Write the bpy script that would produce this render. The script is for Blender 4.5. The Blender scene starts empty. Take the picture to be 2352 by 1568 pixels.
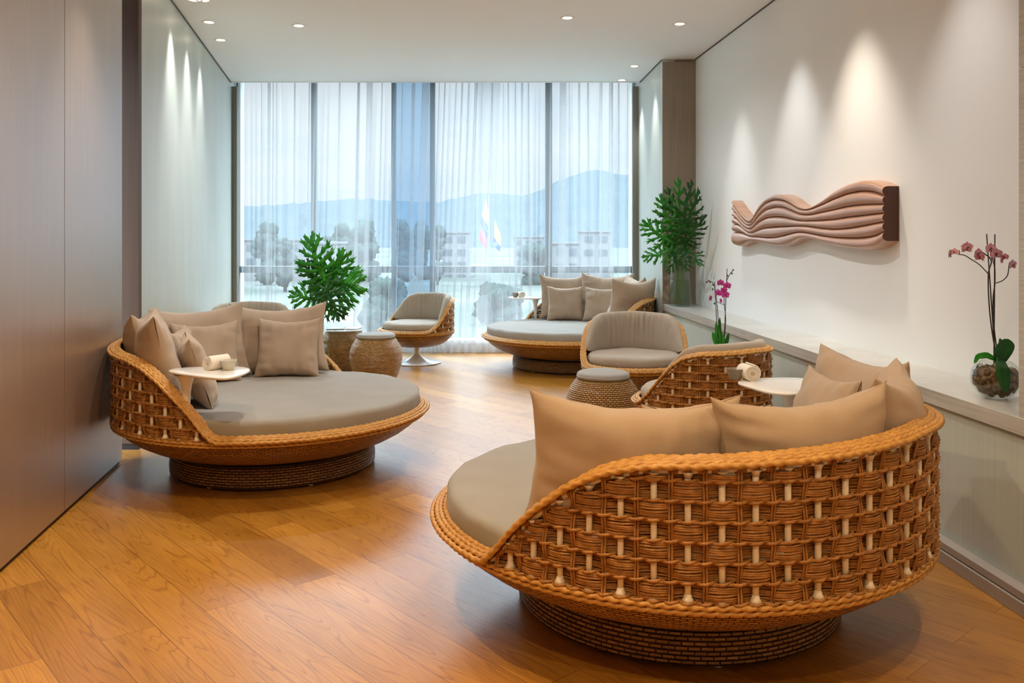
import bpy, math, random
import numpy as np
from math import pi, sin, cos, radians, atan2, hypot
from mathutils import Vector, Matrix, noise

S = bpy.context.scene
COL = S.collection
# ------------------------------------------------------------------ camera / world / light
F, Y0, CX, H = 1990.0, 550.0, 1176.0, 1.35
cam_d = bpy.data.cameras.new('camera'); cam = bpy.data.objects.new('camera', cam_d); COL.objects.link(cam)
cam.location = (0, 0, H); cam.rotation_euler = (pi/2, 0, 0)
cam_d.sensor_width = 36; cam_d.lens = F/2352*36; cam_d.shift_y = -(784-Y0)/2352
cam_d.clip_start = .05; cam_d.clip_end = 5000
S.camera = cam
S.view_settings.view_transform = 'Standard'; S.view_settings.look = 'None'
S.view_settings.exposure = 0.66; S.view_settings.gamma = 1; S.view_settings.use_curve_mapping = False
SKY_HORIZON = (.53, .55, .565); SKY_TOP = (14.5, 16.2, 17.4); SKY_STRENGTH = 1.0
LAMP_COL = (1.0, .96, .90); WARM_COL = (1.0, .70, .38); LAMP_W = 68.0; WASH_W = 62.0
S.cycles.max_bounces = 10; S.cycles.transparent_max_bounces = 24
S.cycles.diffuse_bounces = 5; S.cycles.glossy_bounces = 4
S.cycles.sample_clamp_indirect = 6.0; S.cycles.use_denoising = True
S.cycles.caustics_reflective = False; S.cycles.caustics_refractive = False

W = bpy.data.worlds.new('sky'); S.world = W; W.use_nodes = True
def N(nt, typ, **kw):
    n = nt.nodes.new(typ)
    for k, v in kw.items(): setattr(n, k, v)
    return n
nt = W.node_tree; nt.nodes.clear()
out = N(nt, 'ShaderNodeOutputWorld'); bg = N(nt, 'ShaderNodeBackground')
tc = N(nt, 'ShaderNodeTexCoord'); sp = N(nt, 'ShaderNodeSeparateXYZ'); rmp = N(nt, 'ShaderNodeValToRGB')
nz = N(nt, 'ShaderNodeTexNoise'); mp = N(nt, 'ShaderNodeMapping'); mx = N(nt, 'ShaderNodeMix', data_type='RGBA', blend_type='MULTIPLY')
nt.links.new(tc.outputs['Generated'], sp.inputs[0]); nt.links.new(sp.outputs[2], rmp.inputs[0])
e = rmp.color_ramp.elements; e[0].position = 0.0; e[0].color = (*SKY_HORIZON, 1); e[1].position = .85; e[1].color = (*SKY_TOP, 1)
m_ = e.new(.26); m_.color = (.60, .64, .67, 1); m_ = e.new(.50); m_.color = (9.6, 10.7, 11.5, 1)
nt.links.new(tc.outputs['Generated'], mp.inputs[0]); mp.inputs['Scale'].default_value = (2.5, 2.5, 9)
nt.links.new(mp.outputs[0], nz.inputs['Vector']); nz.inputs['Scale'].default_value = 2.2; nz.inputs['Detail'].default_value = 5
r2 = N(nt, 'ShaderNodeValToRGB'); nt.links.new(nz.outputs[0], r2.inputs[0])
r2.color_ramp.elements[0].position = .35; r2.color_ramp.elements[0].color = (.86, .93, 1, 1)
r2.color_ramp.elements[1].position = .6; r2.color_ramp.elements[1].color = (1.04, 1.04, 1.03, 1)
mx.inputs[0].default_value = 1
nt.links.new(rmp.outputs[0], mx.inputs[6]); nt.links.new(r2.outputs[0], mx.inputs[7])
nt.links.new(mx.outputs[2], bg.inputs[0]); bg.inputs[1].default_value = SKY_STRENGTH
nt.links.new(bg.outputs[0], out.inputs[0])
pd = bpy.data.lights.new('window_portal', 'AREA'); pd.shape = 'RECTANGLE'; pd.size = 5.0; pd.size_y = 3.4
po = bpy.data.objects.new('window_portal', pd); COL.objects.link(po); po.location = (-.9, 10.75, 1.6); po.rotation_euler = (-pi/2, 0, 0)
pd.cycles.is_portal = True

def P(x, y, D):  # a point of the place seen at pixel x,y, D metres away
    return Vector(((x-CX)/F*D, D, H-(y-Y0)*D/F))

# ------------------------------------------------------------------ materials
def new_mat(name, col=(.5, .5, .5), rough=.5, spec=.5, metal=0, coat=0, coat_r=.1, sheen=0):
    m = bpy.data.materials.new(name); m.use_nodes = True
    b = m.node_tree.nodes['Principled BSDF']
    b.inputs['Base Color'].default_value = (*col, 1); b.inputs['Roughness'].default_value = rough
    b.inputs['Specular IOR Level'].default_value = spec; b.inputs['Metallic'].default_value = metal
    b.inputs['Coat Weight'].default_value = coat; b.inputs['Coat Roughness'].default_value = coat_r
    b.inputs['Sheen Weight'].default_value = sheen
    return m, m.node_tree, b
def ramp(nt, fac, c0, c1, p0=0., p1=1.):
    r = N(nt, 'ShaderNodeValToRGB'); nt.links.new(fac, r.inputs[0])
    r.color_ramp.elements[0].position = p0; r.color_ramp.elements[0].color = (*c0, 1)
    r.color_ramp.elements[1].position = p1; r.color_ramp.elements[1].color = (*c1, 1)
    return r.outputs[0]
def coords(nt, kind='Object', scale=(1, 1, 1), rot=(0, 0, 0)):
    t = N(nt, 'ShaderNodeTexCoord'); m = N(nt, 'ShaderNodeMapping')
    nt.links.new(t.outputs[kind], m.inputs[0]); m.inputs['Scale'].default_value = scale; m.inputs['Rotation'].default_value = rot
    return m.outputs[0]
def noise_tex(nt, vec, scale, detail=3, rough=.5, dist=0):
    n = N(nt, 'ShaderNodeTexNoise'); nt.links.new(vec, n.inputs['Vector'])
    n.inputs['Scale'].default_value = scale; n.inputs['Detail'].default_value = detail
    n.inputs['Roughness'].default_value = rough; n.inputs['Distortion'].default_value = dist
    return n.outputs[0]
def bump(nt, b, h, strength, dist=.01):
    n = N(nt, 'ShaderNodeBump'); nt.links.new(h, n.inputs['Height'])
    n.inputs['Strength'].default_value = strength; n.inputs['Distance'].default_value = dist
    nt.links.new(n.outputs[0], b.inputs['Normal'])
def mul(nt, a, b_, fac=1., blend='MULTIPLY'):
    m = N(nt, 'ShaderNodeMix', data_type='RGBA', blend_type=blend); m.inputs[0].default_value = fac
    nt.links.new(a, m.inputs[6]); nt.links.new(b_, m.inputs[7]); return m.outputs[2]
def math_n(nt, op, a, b_=None):
    m = N(nt, 'ShaderNodeMath', operation=op)
    for i, v in enumerate((a, b_)):
        if v is None: continue
        if isinstance(v, (int, float)): m.inputs[i].default_value = v
        else: nt.links.new(v, m.inputs[i])
    return m.outputs[0]

def mat_oak():
    m, nt, b = new_mat('oak_floor', rough=.33, spec=.5, coat=.35, coat_r=.2)
    ang = radians(90)-math.atan2(.882, 1)  # plank run
    t = N(nt, 'ShaderNodeTexCoord'); r = N(nt, 'ShaderNodeVectorRotate', rotation_type='Z_AXIS')
    nt.links.new(t.outputs['Object'], r.inputs['Vector']); r.inputs['Angle'].default_value = -(pi/2+math.atan(.882))
    br = N(nt, 'ShaderNodeTexBrick'); nt.links.new(r.outputs[0], br.inputs['Vector'])
    br.offset = .37; br.inputs['Scale'].default_value = 1; br.inputs['Brick Width'].default_value = 1.9; br.inputs['Row Height'].default_value = .178
    br.inputs['Mortar Size'].default_value = .0012; br.inputs['Mortar Smooth'].default_value = 0.2
    br.inputs['Color1'].default_value = (0, 0, 0, 1); br.inputs['Color2'].default_value = (1, 1, 1, 1); br.inputs['Mortar'].default_value = (.5, .5, .5, 1)
    bw = N(nt, 'ShaderNodeRGBToBW'); nt.links.new(br.outputs['Color'], bw.inputs[0])
    cmb = N(nt, 'ShaderNodeCombineXYZ'); 
    nt.links.new(math_n(nt, 'MULTIPLY', bw.outputs[0], 37.), cmb.inputs[0]); nt.links.new(math_n(nt, 'MULTIPLY', bw.outputs[0], 11.), cmb.inputs[2])
    ad = N(nt, 'ShaderNodeVectorMath', operation='ADD'); nt.links.new(r.outputs[0], ad.inputs[0]); nt.links.new(cmb.outputs[0], ad.inputs[1])
    def mapped(sc):
        q = N(nt, 'ShaderNodeMapping'); nt.links.new(ad.outputs[0], q.inputs[0]); q.inputs['Scale'].default_value = sc; return q.outputs[0]
    big = noise_tex(nt, mapped((.38, 4.6, 1)), 1.5, 2, .5, .25)
    rings = math_n(nt, 'SINE', math_n(nt, 'MULTIPLY', big, 80.))
    rings = math_n(nt, 'POWER', math_n(nt, 'MULTIPLY_ADD', rings, .5), 2.2) if False else math_n(nt, 'ABSOLUTE', rings)
    fine = noise_tex(nt, mapped((3, 90, 1)), 2.2, 4, .6)
    tone = noise_tex(nt, mapped((.6, 3, 1)), 1.5, 3)
    base = ramp(nt, bw.outputs[0], (.44, .205, .028), (.60, .305, .052))
    g1 = ramp(nt, rings, (.66, .57, .48), (1, 1, 1), 0., .45)
    g2 = ramp(nt, fine, (.74, .68, .62), (1.08, 1.06, 1.03), .3, .68)
    g3 = ramp(nt, tone, (.8, .76, .7), (1.15, 1.13, 1.1), .3, .7)
    c = mul(nt, mul(nt, mul(nt, base, g1, .85), g2, .8), g3, .8)
    mo = ramp(nt, br.outputs['Fac'], (1, 1, 1), (.35, .28, .2)); c = mul(nt, c, mo)
    nt.links.new(c, b.inputs['Base Color'])
    hh = math_n(nt, 'ADD', math_n(nt, 'MULTIPLY', rings, .5), math_n(nt, 'MULTIPLY', fine, 1.0))
    hh = math_n(nt, 'SUBTRACT', hh, math_n(nt, 'MULTIPLY', br.outputs['Fac'], 2.))
    bump(nt, b, hh, .12, .002)
    return m
def mat_panel(name, c0, c1, rough=.4, spec=.5, coat=0., coat_r=.35, vert=True):
    m, nt, b = new_mat(name, rough=rough, spec=spec, coat=coat, coat_r=coat_r)
    if coat > .9: b.inputs['Coat IOR'].default_value = 2.1
    v = coords(nt, 'Object', (60, 60, 1.2) if vert else (1.5, 1.5, 60)); v2 = coords(nt, 'Object', (2, 2, .5))
    n = noise_tex(nt, v, 1.5, 4); n2 = noise_tex(nt, v2, 1.5, 3)
    a = mul(nt, ramp(nt, n, c0, c1, .3, .7), ramp(nt, n2, (.93, .93, .93), (1.05, 1.05, 1.05), .3, .7))
    nt.links.new(a, b.inputs['Base Color']); bump(nt, b, n, .03, .001)
    return m
def mat_rattan(name, c0, c1, bw, rh, strength=1., rough=.42, dark=(.09, .035, .012)):
    m, nt, b = new_mat(name, rough=rough, spec=.5)
    t = N(nt, 'ShaderNodeTexCoord'); br = N(nt, 'ShaderNodeTexBrick'); nt.links.new(t.outputs['UV'], br.inputs['Vector'])
    br.offset = .5; br.inputs['Scale'].default_value = 1; br.inputs['Brick Width'].default_value = bw; br.inputs['Row Height'].default_value = rh
    br.inputs['Mortar Size'].default_value = rh*.23; br.inputs['Mortar Smooth'].default_value = 1.; br.inputs['Bias'].default_value = 0
    br.inputs['Color1'].default_value = (*c0, 1); br.inputs['Color2'].default_value = (*c1, 1); br.inputs['Mortar'].default_value = (*dark, 1)
    n = noise_tex(nt, coords(nt, 'UV', (40, 300, 1)), 1., 3)
    c = mul(nt, br.outputs['Color'], ramp(nt, n, (.72, .7, .66), (1.15, 1.12, 1.1), .3, .7))
    nt.links.new(c, b.inputs['Base Color'])
    # pillow of each strand: sine across cell
    s = N(nt, 'ShaderNodeSeparateXYZ'); nt.links.new(t.outputs['UV'], s.inputs[0])
    sv = math_n(nt, 'ABSOLUTE', math_n(nt, 'SINE', math_n(nt, 'MULTIPLY', s.outputs[1], pi/rh)))
    h = math_n(nt, 'ADD', math_n(nt, 'MULTIPLY', math_n(nt, 'SUBTRACT', 1., br.outputs['Fac']), 1.), math_n(nt, 'MULTIPLY', sv, .5))
    h = math_n(nt, 'ADD', h, math_n(nt, 'MULTIPLY', n, .35))
    bump(nt, b, h, strength, rh*.9)
    return m
def mat_strand(name, c0, c1, rough=.45):
    m, nt, b = new_mat(name, rough=rough)
    n = noise_tex(nt, coords(nt, 'Object', (14, 14, 14)), 3., 4); n2 = noise_tex(nt, coords(nt, 'Object', (120, 120, 400)), 2., 3)
    c = mul(nt, ramp(nt, n, c0, c1, .3, .7), ramp(nt, n2, (.7, .68, .64), (1.1, 1.1, 1.08), .3, .65))
    nt.links.new(c, b.inputs['Base Color']); bump(nt, b, n2, .5, .002)
    return m
def mat_fabric(name, col):
    m, nt, b = new_mat(name, rough=.85, spec=.25, sheen=.15)
    v = coords(nt, 'Object', (1, 1, 1)); n = noise_tex(nt, v, 700, 2); n2 = noise_tex(nt, v, 5, 3)
    c0 = tuple(x*.93 for x in col); c1 = tuple(min(1, x*1.06) for x in col)
    nt.links.new(mul(nt, ramp(nt, n, c0, c1, .3, .7), ramp(nt, n2, (.95, .95, .95), (1.04, 1.04, 1.04), .3, .7)), b.inputs['Base Color'])
    bump(nt, b, n, .15, .001)
    return m
def mat_leaf(name, c0, c1):
    m, nt, b = new_mat(name, rough=.38, spec=.5)
    n = noise_tex(nt, coords(nt, 'Object'), 9, 3)
    nt.links.new(ramp(nt, n, c0, c1, .3, .7), b.inputs['Base Color'])
    tr = N(nt, 'ShaderNodeBsdfTranslucent'); tr.inputs[0].default_value = (c1[0]*1.3, c1[1]*1.6, c1[2], 1)
    mxs = N(nt, 'ShaderNodeMixShader'); mxs.inputs[0].default_value = .3
    nt.links.new(b.outputs[0], mxs.inputs[1]); nt.links.new(tr.outputs[0], mxs.inputs[2])
    nt.links.new(mxs.outputs[0], nt.nodes['Material Output'].inputs[0])
    return m
def mat_clear(name, tint=(1, 1, 1), gloss=.1, edge=.6):
    m, nt, b = new_mat(name); nt.nodes.remove(b)
    tr = N(nt, 'ShaderNodeBsdfTransparent'); tr.inputs[0].default_value = (*tint, 1)
    gl = N(nt, 'ShaderNodeBsdfGlossy'); gl.inputs['Roughness'].default_value = .02
    fr = N(nt, 'ShaderNodeLayerWeight'); fr.inputs[0].default_value = .5
    f2 = math_n(nt, 'MULTIPLY', math_n(nt, 'ADD', math_n(nt, 'POWER', fr.outputs['Facing'], 4.5), .035), edge*.85)
    ms = N(nt, 'ShaderNodeMixShader'); nt.links.new(f2, ms.inputs[0]); nt.links.new(tr.outputs[0], ms.inputs[1]); nt.links.new(gl.outputs[0], ms.inputs[2])
    nt.links.new(ms.outputs[0], nt.nodes['Material Output'].inputs[0])
    return m
def mat_sheer(name, opac=.34):
    m, nt, b = new_mat(name); nt.nodes.remove(b)
    tr = N(nt, 'ShaderNodeBsdfTransparent'); tr.inputs[0].default_value = (1, 1, 1, 1)
    d = N(nt, 'ShaderNodeBsdfDiffuse'); d.inputs[0].default_value = (.62, .65, .67, 1)
    t = N(nt, 'ShaderNodeBsdfTranslucent'); t.inputs[0].default_value = (.50, .53, .55, 1)
    m1 = N(nt, 'ShaderNodeMixShader'); m1.inputs[0].default_value = .5
    nt.links.new(d.outputs[0], m1.inputs[1]); nt.links.new(t.outputs[0], m1.inputs[2])
    m2 = N(nt, 'ShaderNodeMixShader'); m2.inputs[0].default_value = opac
    nt.links.new(tr.outputs[0], m2.inputs[1]); nt.links.new(m1.outputs[0], m2.inputs[2])
    nt.links.new(m2.outputs[0], nt.nodes['Material Output'].inputs[0])
    return m
def mat_emit(name, col, s):
    m, nt, b = new_mat(name, (0, 0, 0)); b.inputs['Emission Color'].default_value = (*col, 1); b.inputs['Emission Strength'].default_value = s
    return m
def mat_noise(name, c0, c1, sc=5, rough=.7, bs=0.):
    m, nt, b = new_mat(name, rough=rough, spec=0 if rough == .9 else .5); n = noise_tex(nt, coords(nt, 'Object'), sc, 5)
    nt.links.new(ramp(nt, n, c0, c1, .35, .65), b.inputs['Base Color'])
    if bs: bump(nt, b, n, bs, .01)
    return m

M = dict(
    oak=mat_oak(),
    teal=mat_panel('pale_green_wallcovering', (.51, .58, .55), (.56, .63, .60), .42, .5, .25, .3),
    taupe=mat_panel('brown_lacquered_wood', (.23, .150, .100), (.30, .20, .135), .42, .9, 1., .36),
    darkbrown=mat_panel('dark_brown_wood', (.085, .048, .03), (.11, .062, .04), .5),
    greybrown=mat_panel('grey_brown_linen_panel', (.27, .225, .185), (.33, .275, .22), .6),
    white=new_mat('white_paint_wall', (.83, .87, .90), .6)[0],
    ceil=new_mat('ceiling_paint', (.86, .905, .94), .7)[0],
    stone=mat_panel('grey_wood_stone_ledge', (.42, .42, .39), (.58, .58, .55), .3, .5, .3, .2, False),
    plinth=new_mat('black_plinth', (.012, .010, .010), .5)[0],
    skirt=new_mat('grey_painted_skirting', (.40, .36, .33), .45)[0],
    gap=new_mat('painted_gap_shade', (.10, .10, .095), .7)[0],  # dark colour painting the shade of the ceiling joint
    frame=new_mat('grey_aluminium_frame', (.10, .135, .16), .4)[0],
    jamb=new_mat('grey_jamb', (.20, .20, .18), .5)[0],
    rattan=mat_rattan('fine_woven_rattan', (.42, .205, .055), (.60, .325, .10), .040, .0145, 1.),
    rattan_band=mat_rattan('flat_woven_rattan', (.30, .17, .072), (.44, .27, .12), .040, .0150, 1.),
    stool=mat_rattan('stool_woven_rattan', (.50, .27, .085), (.70, .42, .16), .030, .0135, 1.),
    strand=mat_strand('rattan_strand', (.28, .115, .024), (.48, .22, .052)),
    rope=mat_strand('twisted_rattan_rope', (.48, .235, .050), (.66, .36, .095)),
    cane=new_mat('cream_cane', (.80, .72, .58), .4)[0],
    fabric=mat_fabric('beige_canvas', (.315, .300, .270)),
    chairfab=mat_fabric('warm_beige_canvas', (.39, .33, .265)),
    pillow=mat_fabric('beige_pillow_cotton', (.43, .33, .245)),
    lacq=new_mat('white_lacquer', (.82, .80, .76), .22, .5, coat=.3)[0],
    lid=new_mat('downlight_white', (.8, .8, .78), .5)[0],
    bulb=mat_emit('downlight_glow', (1, .82, .6), 9.),
    wave=mat_panel('carved_copper_brown_wood', (.40, .215, .135), (.50, .28, .18), .34, .5, .5, .25, False),
    wave_end=new_mat('dark_end_grain', (.075, .025, .014), .5)[0],
    sheer=mat_sheer('sheer_voile'),
    glass=mat_clear('clear_glass', (.96, .985, .97), edge=1.0),
    pane=mat_clear('window_glass', (.97, .99, 1.), edge=.5),
    tint=mat_clear('blue_tinted_glass', (.66, .79, .90), edge=.5),
    water=mat_clear('water', (.80, .86, .80), edge=.6),
    leaf=mat_leaf('green_leaf', (.02, .20, .018), (.05, .36, .03)),
    leafd=mat_leaf('dark_green_leaf', (.010, .085, .014), (.03, .17, .025)),
    stem=new_mat('green_stem', (.09, .22, .05), .5)[0],
    ostem=new_mat('dark_orchid_stem', (.035, .022, .028), .5)[0],
    magenta=mat_noise('magenta_petal', (.42, .012, .24), (.62, .06, .40), 60, .5),
    pinkp=mat_noise('pale_pink_petal', (.50, .16, .30), (.74, .44, .52), 90, .5),
    lip=new_mat('orchid_lip', (.25, .03, .05), .5)[0],
    lipd=new_mat('orchid_brown_lip', (.16, .05, .04), .5)[0],
    roots=mat_noise('orchid_bark_and_moss', (.06, .03, .02), (.30, .2, .13), 60, .9, 1.),
    towel=mat_noise('white_terry', (.80, .74, .64), (.88, .83, .74), 300, .95, .4),
    towel_in=new_mat('towel_inner_roll', (.70, .58, .40), .95)[0],
    ceramic=new_mat('cream_ceramic', (.55, .52, .42), .3)[0],
    ceramicd=new_mat('grey_ceramic', (.26, .22, .17), .35)[0],
    book=new_mat('grey_book_cover', (.28, .30, .32), .4)[0],
    bookw=new_mat('white_book_cover', (.75, .75, .78), .4)[0],
    paper=new_mat('paper', (.75, .73, .68), .7)[0],
    hill=mat_noise('blue_hill_painted_haze', (.021, .031, .037), (.026, .036, .043), .02, .9),  # aerial haze is put into this bluish base colour
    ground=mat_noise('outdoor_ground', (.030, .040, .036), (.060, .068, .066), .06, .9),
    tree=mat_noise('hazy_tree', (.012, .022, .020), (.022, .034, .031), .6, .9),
    bwhite=new_mat('white_building', (.09, .095, .10), .7, 0)[0], bglass=new_mat('building_window', (.02, .03, .04), .3)[0],
    fy=new_mat('flag_yellow', (.42, .34, .05), .7)[0], fb=new_mat('flag_blue', (.03, .06, .30), .7)[0], fr=new_mat('flag_red', (.45, .02, .05), .7)[0],
)

# ------------------------------------------------------------------ mesh helpers
class MB:
    def __init__(s): s.v = []; s.f = []; s.uv = []; s.mi = []; s.n = 0
    def add(s, v, f, uv=None, mi=0):
        v = np.asarray(v, float).reshape(-1, 3); s.v.append(v)
        for k, face in enumerate(f):
            s.f.append(tuple(int(i)+s.n for i in face)); s.mi.append(mi)
            s.uv.extend(uv[k] if uv is not None else [(0, 0)]*len(face))
        s.n += len(v)
    def quads(s, v, q, mi=0):   # fast: numpy quads
        v = np.asarray(v, float).reshape(-1, 3); s.v.append(v); q = np.asarray(q)+s.n
        s.f.extend(map(tuple, q.tolist())); s.mi.extend([mi]*len(q)); s.uv.extend([(0, 0)]*(4*len(q))); s.n += len(v)
    def box(s, x0, x1, y0, y1, z0, z1, mi=0):
        v = [(x, y, z) for x in (x0, x1) for y in (y0, y1) for z in (z0, z1)]
        s.add(v, [(0, 1, 3, 2), (4, 6, 7, 5), (0, 4, 5, 1), (2, 3, 7, 6), (0, 2, 6, 4), (1, 5, 7, 3)], mi=mi)
    def prism(s, poly, z0, z1, mi=0):
        n = len(poly); v = [(x, y, z0) for x, y in poly]+[(x, y, z1) for x, y in poly]
        f = [tuple(range(n))[::-1], tuple(range(n, 2*n))]+[(i, (i+1) % n, n+(i+1) % n, n+i) for i in range(n)]
        s.add(v, f, mi=mi)
    def lathe(s, prof, n=64, c=(0, 0, 0), a0=0, a1=2*pi, uvscale=1., mi=0):
        prof = np.array(prof, float); k = len(prof); a = np.linspace(a0, a1, n+1)
        L = np.concatenate([[0], np.cumsum(np.hypot(*np.diff(prof, axis=0).T))])
        v = np.stack([np.outer(np.cos(a), prof[:, 0])+c[0], np.outer(np.sin(a), prof[:, 0])+c[1], np.outer(np.ones(n+1), prof[:, 1])+c[2]], -1).reshape(-1, 3)
        R = prof[:, 0].max(); f = []; uv = []
        for i in range(n):
            for j in range(k-1):
                f.append((i*k+j, (i+1)*k+j, (i+1)*k+j+1, i*k+j+1))
                uv.append([(a[i]*R, L[j]), (a[i+1]*R, L[j]), (a[i+1]*R, L[j+1]), (a[i]*R, L[j+1])])
        s.add(v, f, uv, mi)
    def tube(s, path, r, n=6, closed=False, ref=(0, 0, 1), lobes=0, pitch=.03, amp=.0, cap=True, mi=0, flat=1.):
        p = np.asarray(path, float); k = len(p)
        t = (np.roll(p, -1, 0)-np.roll(p, 1, 0)) if closed else np.gradient(p, axis=0)
        t /= np.linalg.norm(t, axis=1)[:, None]+1e-12
        ref = np.asarray(ref, float); a = np.cross(t, ref); a /= np.linalg.norm(a, axis=1)[:, None]+1e-9
        b = np.cross(a, t)
        L = np.concatenate([[0], np.cumsum(np.linalg.norm(np.diff(p, axis=0), axis=1))])
        th = np.arange(n)*2*pi/n
        rr = np.broadcast_to(np.asarray(r, float).reshape(-1, 1) if np.ndim(r) else np.full((1, 1), r), (k, n)).copy()
        if lobes: rr = rr*(1+amp*np.cos(lobes*th[None, :]-2*pi*lobes*L[:, None]/pitch/1.))
        v = p[:, None, :]+a[:, None, :]*(np.cos(th)[None, :]*rr)[:, :, None]+b[:, None, :]*(np.sin(th)[None, :]*rr*flat)[:, :, None]
        kk = k if closed else k-1
        i = np.arange(kk)[:, None]; j = np.arange(n)[None, :]
        q = np.stack(np.broadcast_arrays(i*n+j, i*n+(j+1) % n, ((i+1) % k)*n+(j+1) % n, ((i+1) % k)*n+j), -1).reshape(-1, 4)
        base = s.n; s.quads(v.reshape(-1, 3), q, mi)
        if cap and not closed:
            s.f.append(tuple(range(base, base+n))[::-1]); s.mi.append(mi); s.uv.extend([(0, 0)]*n)
            s.f.append(tuple(range(base+(k-1)*n, base+k*n))); s.mi.append(mi); s.uv.extend([(0, 0)]*n)
    def grid(s, g, closed_u=False, mi=0, uv=None):  # g: (U,V,3)
        g = np.asarray(g, float); U, V = g.shape[:2]; uu = U if closed_u else U-1
        i = np.arange(uu)[:, None]; j = np.arange(V-1)[None, :]
        q = np.stack(np.broadcast_arrays(i*V+j, ((i+1) % U)*V+j, ((i+1) % U)*V+j+1, i*V+j+1), -1).reshape(-1, 4)
        s.quads(g.reshape(-1, 3), q, mi)
    def build(s, name, mats, parent=None, smooth=True, ang=None, uv=False, weld=False):
        me = bpy.data.meshes.new(name); v = np.concatenate(s.v) if s.v else np.zeros((0, 3))
        me.from_pydata(v.tolist(), [], s.f); 
        if not isinstance(mats, (list, tuple)): mats = [mats]
        for m in mats: me.materials.append(m)
        if len(mats) > 1: me.polygons.foreach_set('material_index', s.mi)
        if uv:
            l = me.uv_layers.new(name='UVMap'); l.data.foreach_set('uv', np.array(s.uv, float).ravel())
        me.update()
        if weld:
            import bmesh
            bm = bmesh.new(); bm.from_mesh(me); bmesh.ops.remove_doubles(bm, verts=bm.verts, dist=1e-5)
            bmesh.ops.recalc_face_normals(bm, faces=bm.faces); bm.to_mesh(me); bm.free()
        if smooth:
            me.polygons.foreach_set('use_smooth', [True]*len(me.polygons))
            if ang is not None: me.set_sharp_from_angle(angle=radians(ang))
        o = bpy.data.objects.new(name, me); COL.objects.link(o)
        if parent is not None: o.parent = parent
        return o
def tag(o, label, cat, group=None):
    o['label'] = label; o['category'] = cat
    if group: o['group'] = group
    return o
def thing(name, label, cat, loc=(0, 0, 0), rz=0, group=None):
    o = bpy.data.objects.new(name, None); COL.objects.link(o); o.location = loc; o.rotation_euler = (0, 0, rz); o.empty_display_size = .1
    return tag(o, label, cat, group)
def struct(o): o['kind'] = 'structure'; return o
def copy_tree(o, parent=None):
    c = o.copy(); COL.objects.link(c)
    if parent is not None: c.parent = parent
    for ch in list(o.children): copy_tree(ch, c)
    return c
def bevel(o, w=.004, seg=2):
    m = o.modifiers.new('bevel', 'BEVEL'); m.width = w; m.segments = seg; m.limit_method = 'ANGLE'; return o
def sbox(name, mat, *a, kind=True, parent=None, bv=0):
    b = MB(); b.box(*a); o = b.build(name, mat, parent, smooth=False)
    if bv: bevel(o, bv)
    return struct(o) if kind else o
def sprism(name, mat, poly, z0, z1):
    b = MB(); b.prism(poly, z0, z1); return struct(b.build(name, mat, None, smooth=False))
rnd = random.Random(7)

# ------------------------------------------------------------------ room shell
ZC = 3.173
def lx(Y): return 1.521+.0590*(8.75-Y)     # front edge of ledge
def wx(Y): return 1.856+.0640*(8.75-Y)     # right wall
def px_(Y): return -2.362-.17*(Y-5.247)    # left panels
def lwx(Y): return -2.402-.193*(Y-5.60)    # left wall
YB = -1.6
sprism('floor', M['oak'], [(px_(YB)-.3, YB-.2), (2.9, YB-.2), (2.6, 10.75), (-3.7, 10.75)], -.1, 0)
cpoly = [(-2.9, YB-.2), (3.0, YB-.2), (2.6, 10.02), (-3.8, 10.02)]
sprism('ceiling', M['ceil'], cpoly, ZC, ZC+.12)
sbox('ceiling_pocket', M['ceil'], -3.8, 2.6, 10.02, 10.7, ZC+.22, ZC+.32)
sbox('trim_1', M['ceil'], -3.8, 2.6, 10.0, 10.04, ZC-.006, ZC+.22)
# left wall and its painted gap-shade line
sprism('wall_left', M['teal'], [(lwx(5.6), 5.6), (lwx(10.7), 10.7), (lwx(10.7)-.2, 10.7), (lwx(5.6)-.2, 5.6)], 0, ZC+.22)
def gap_shade_strip(name, f, y0, y1, side):  # solid dark strip standing in for shade where wall meets ceiling
    return sprism(name, M['gap'], [(f(y0), y0), (f(y1), y1), (f(y1)+side*.008, y1), (f(y0)+side*.008, y0)], ZC-.010, ZC)
gap_shade_strip('gap_shade_left', lwx, 5.6, 10.02, 1)
sprism('wall_left_return', M['darkbrown'], [(-3.3, 5.56), (lwx(5.6)+.006, 5.56), (lwx(5.6)+.006, 5.605), (-3.3, 5.605)], .04, ZC)
sprism('baseboard_left', M['plinth'], [(-3.3, 5.57), (lwx(5.6), 5.57), (lwx(5.6), 5.60), (-3.3, 5.60)], 0, .04)
sbox('wall_left_recess', M['darkbrown'], -3.3, -3.2, 5.0, 5.6, 0, ZC)
# big lacquered panels on the left (two doors)
def panel(name, ya, yb):
    return sprism(name, M['taupe'], [(px_(ya), ya), (px_(yb), yb), (px_(yb)-.06, yb), (px_(ya)-.06, ya)], .022, ZC-.003)
panel('door_1', 4.246, 5.247); panel('door_2', 1.6, 4.240); panel('door_3', YB, 1.594)
sprism('wall_left_front', M['plinth'], [(px_(YB)-.012, YB), (px_(5.23)-.012, 5.23), (px_(5.23)-.2, 5.23), (px_(YB)-.2, YB)], 0, ZC)
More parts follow.
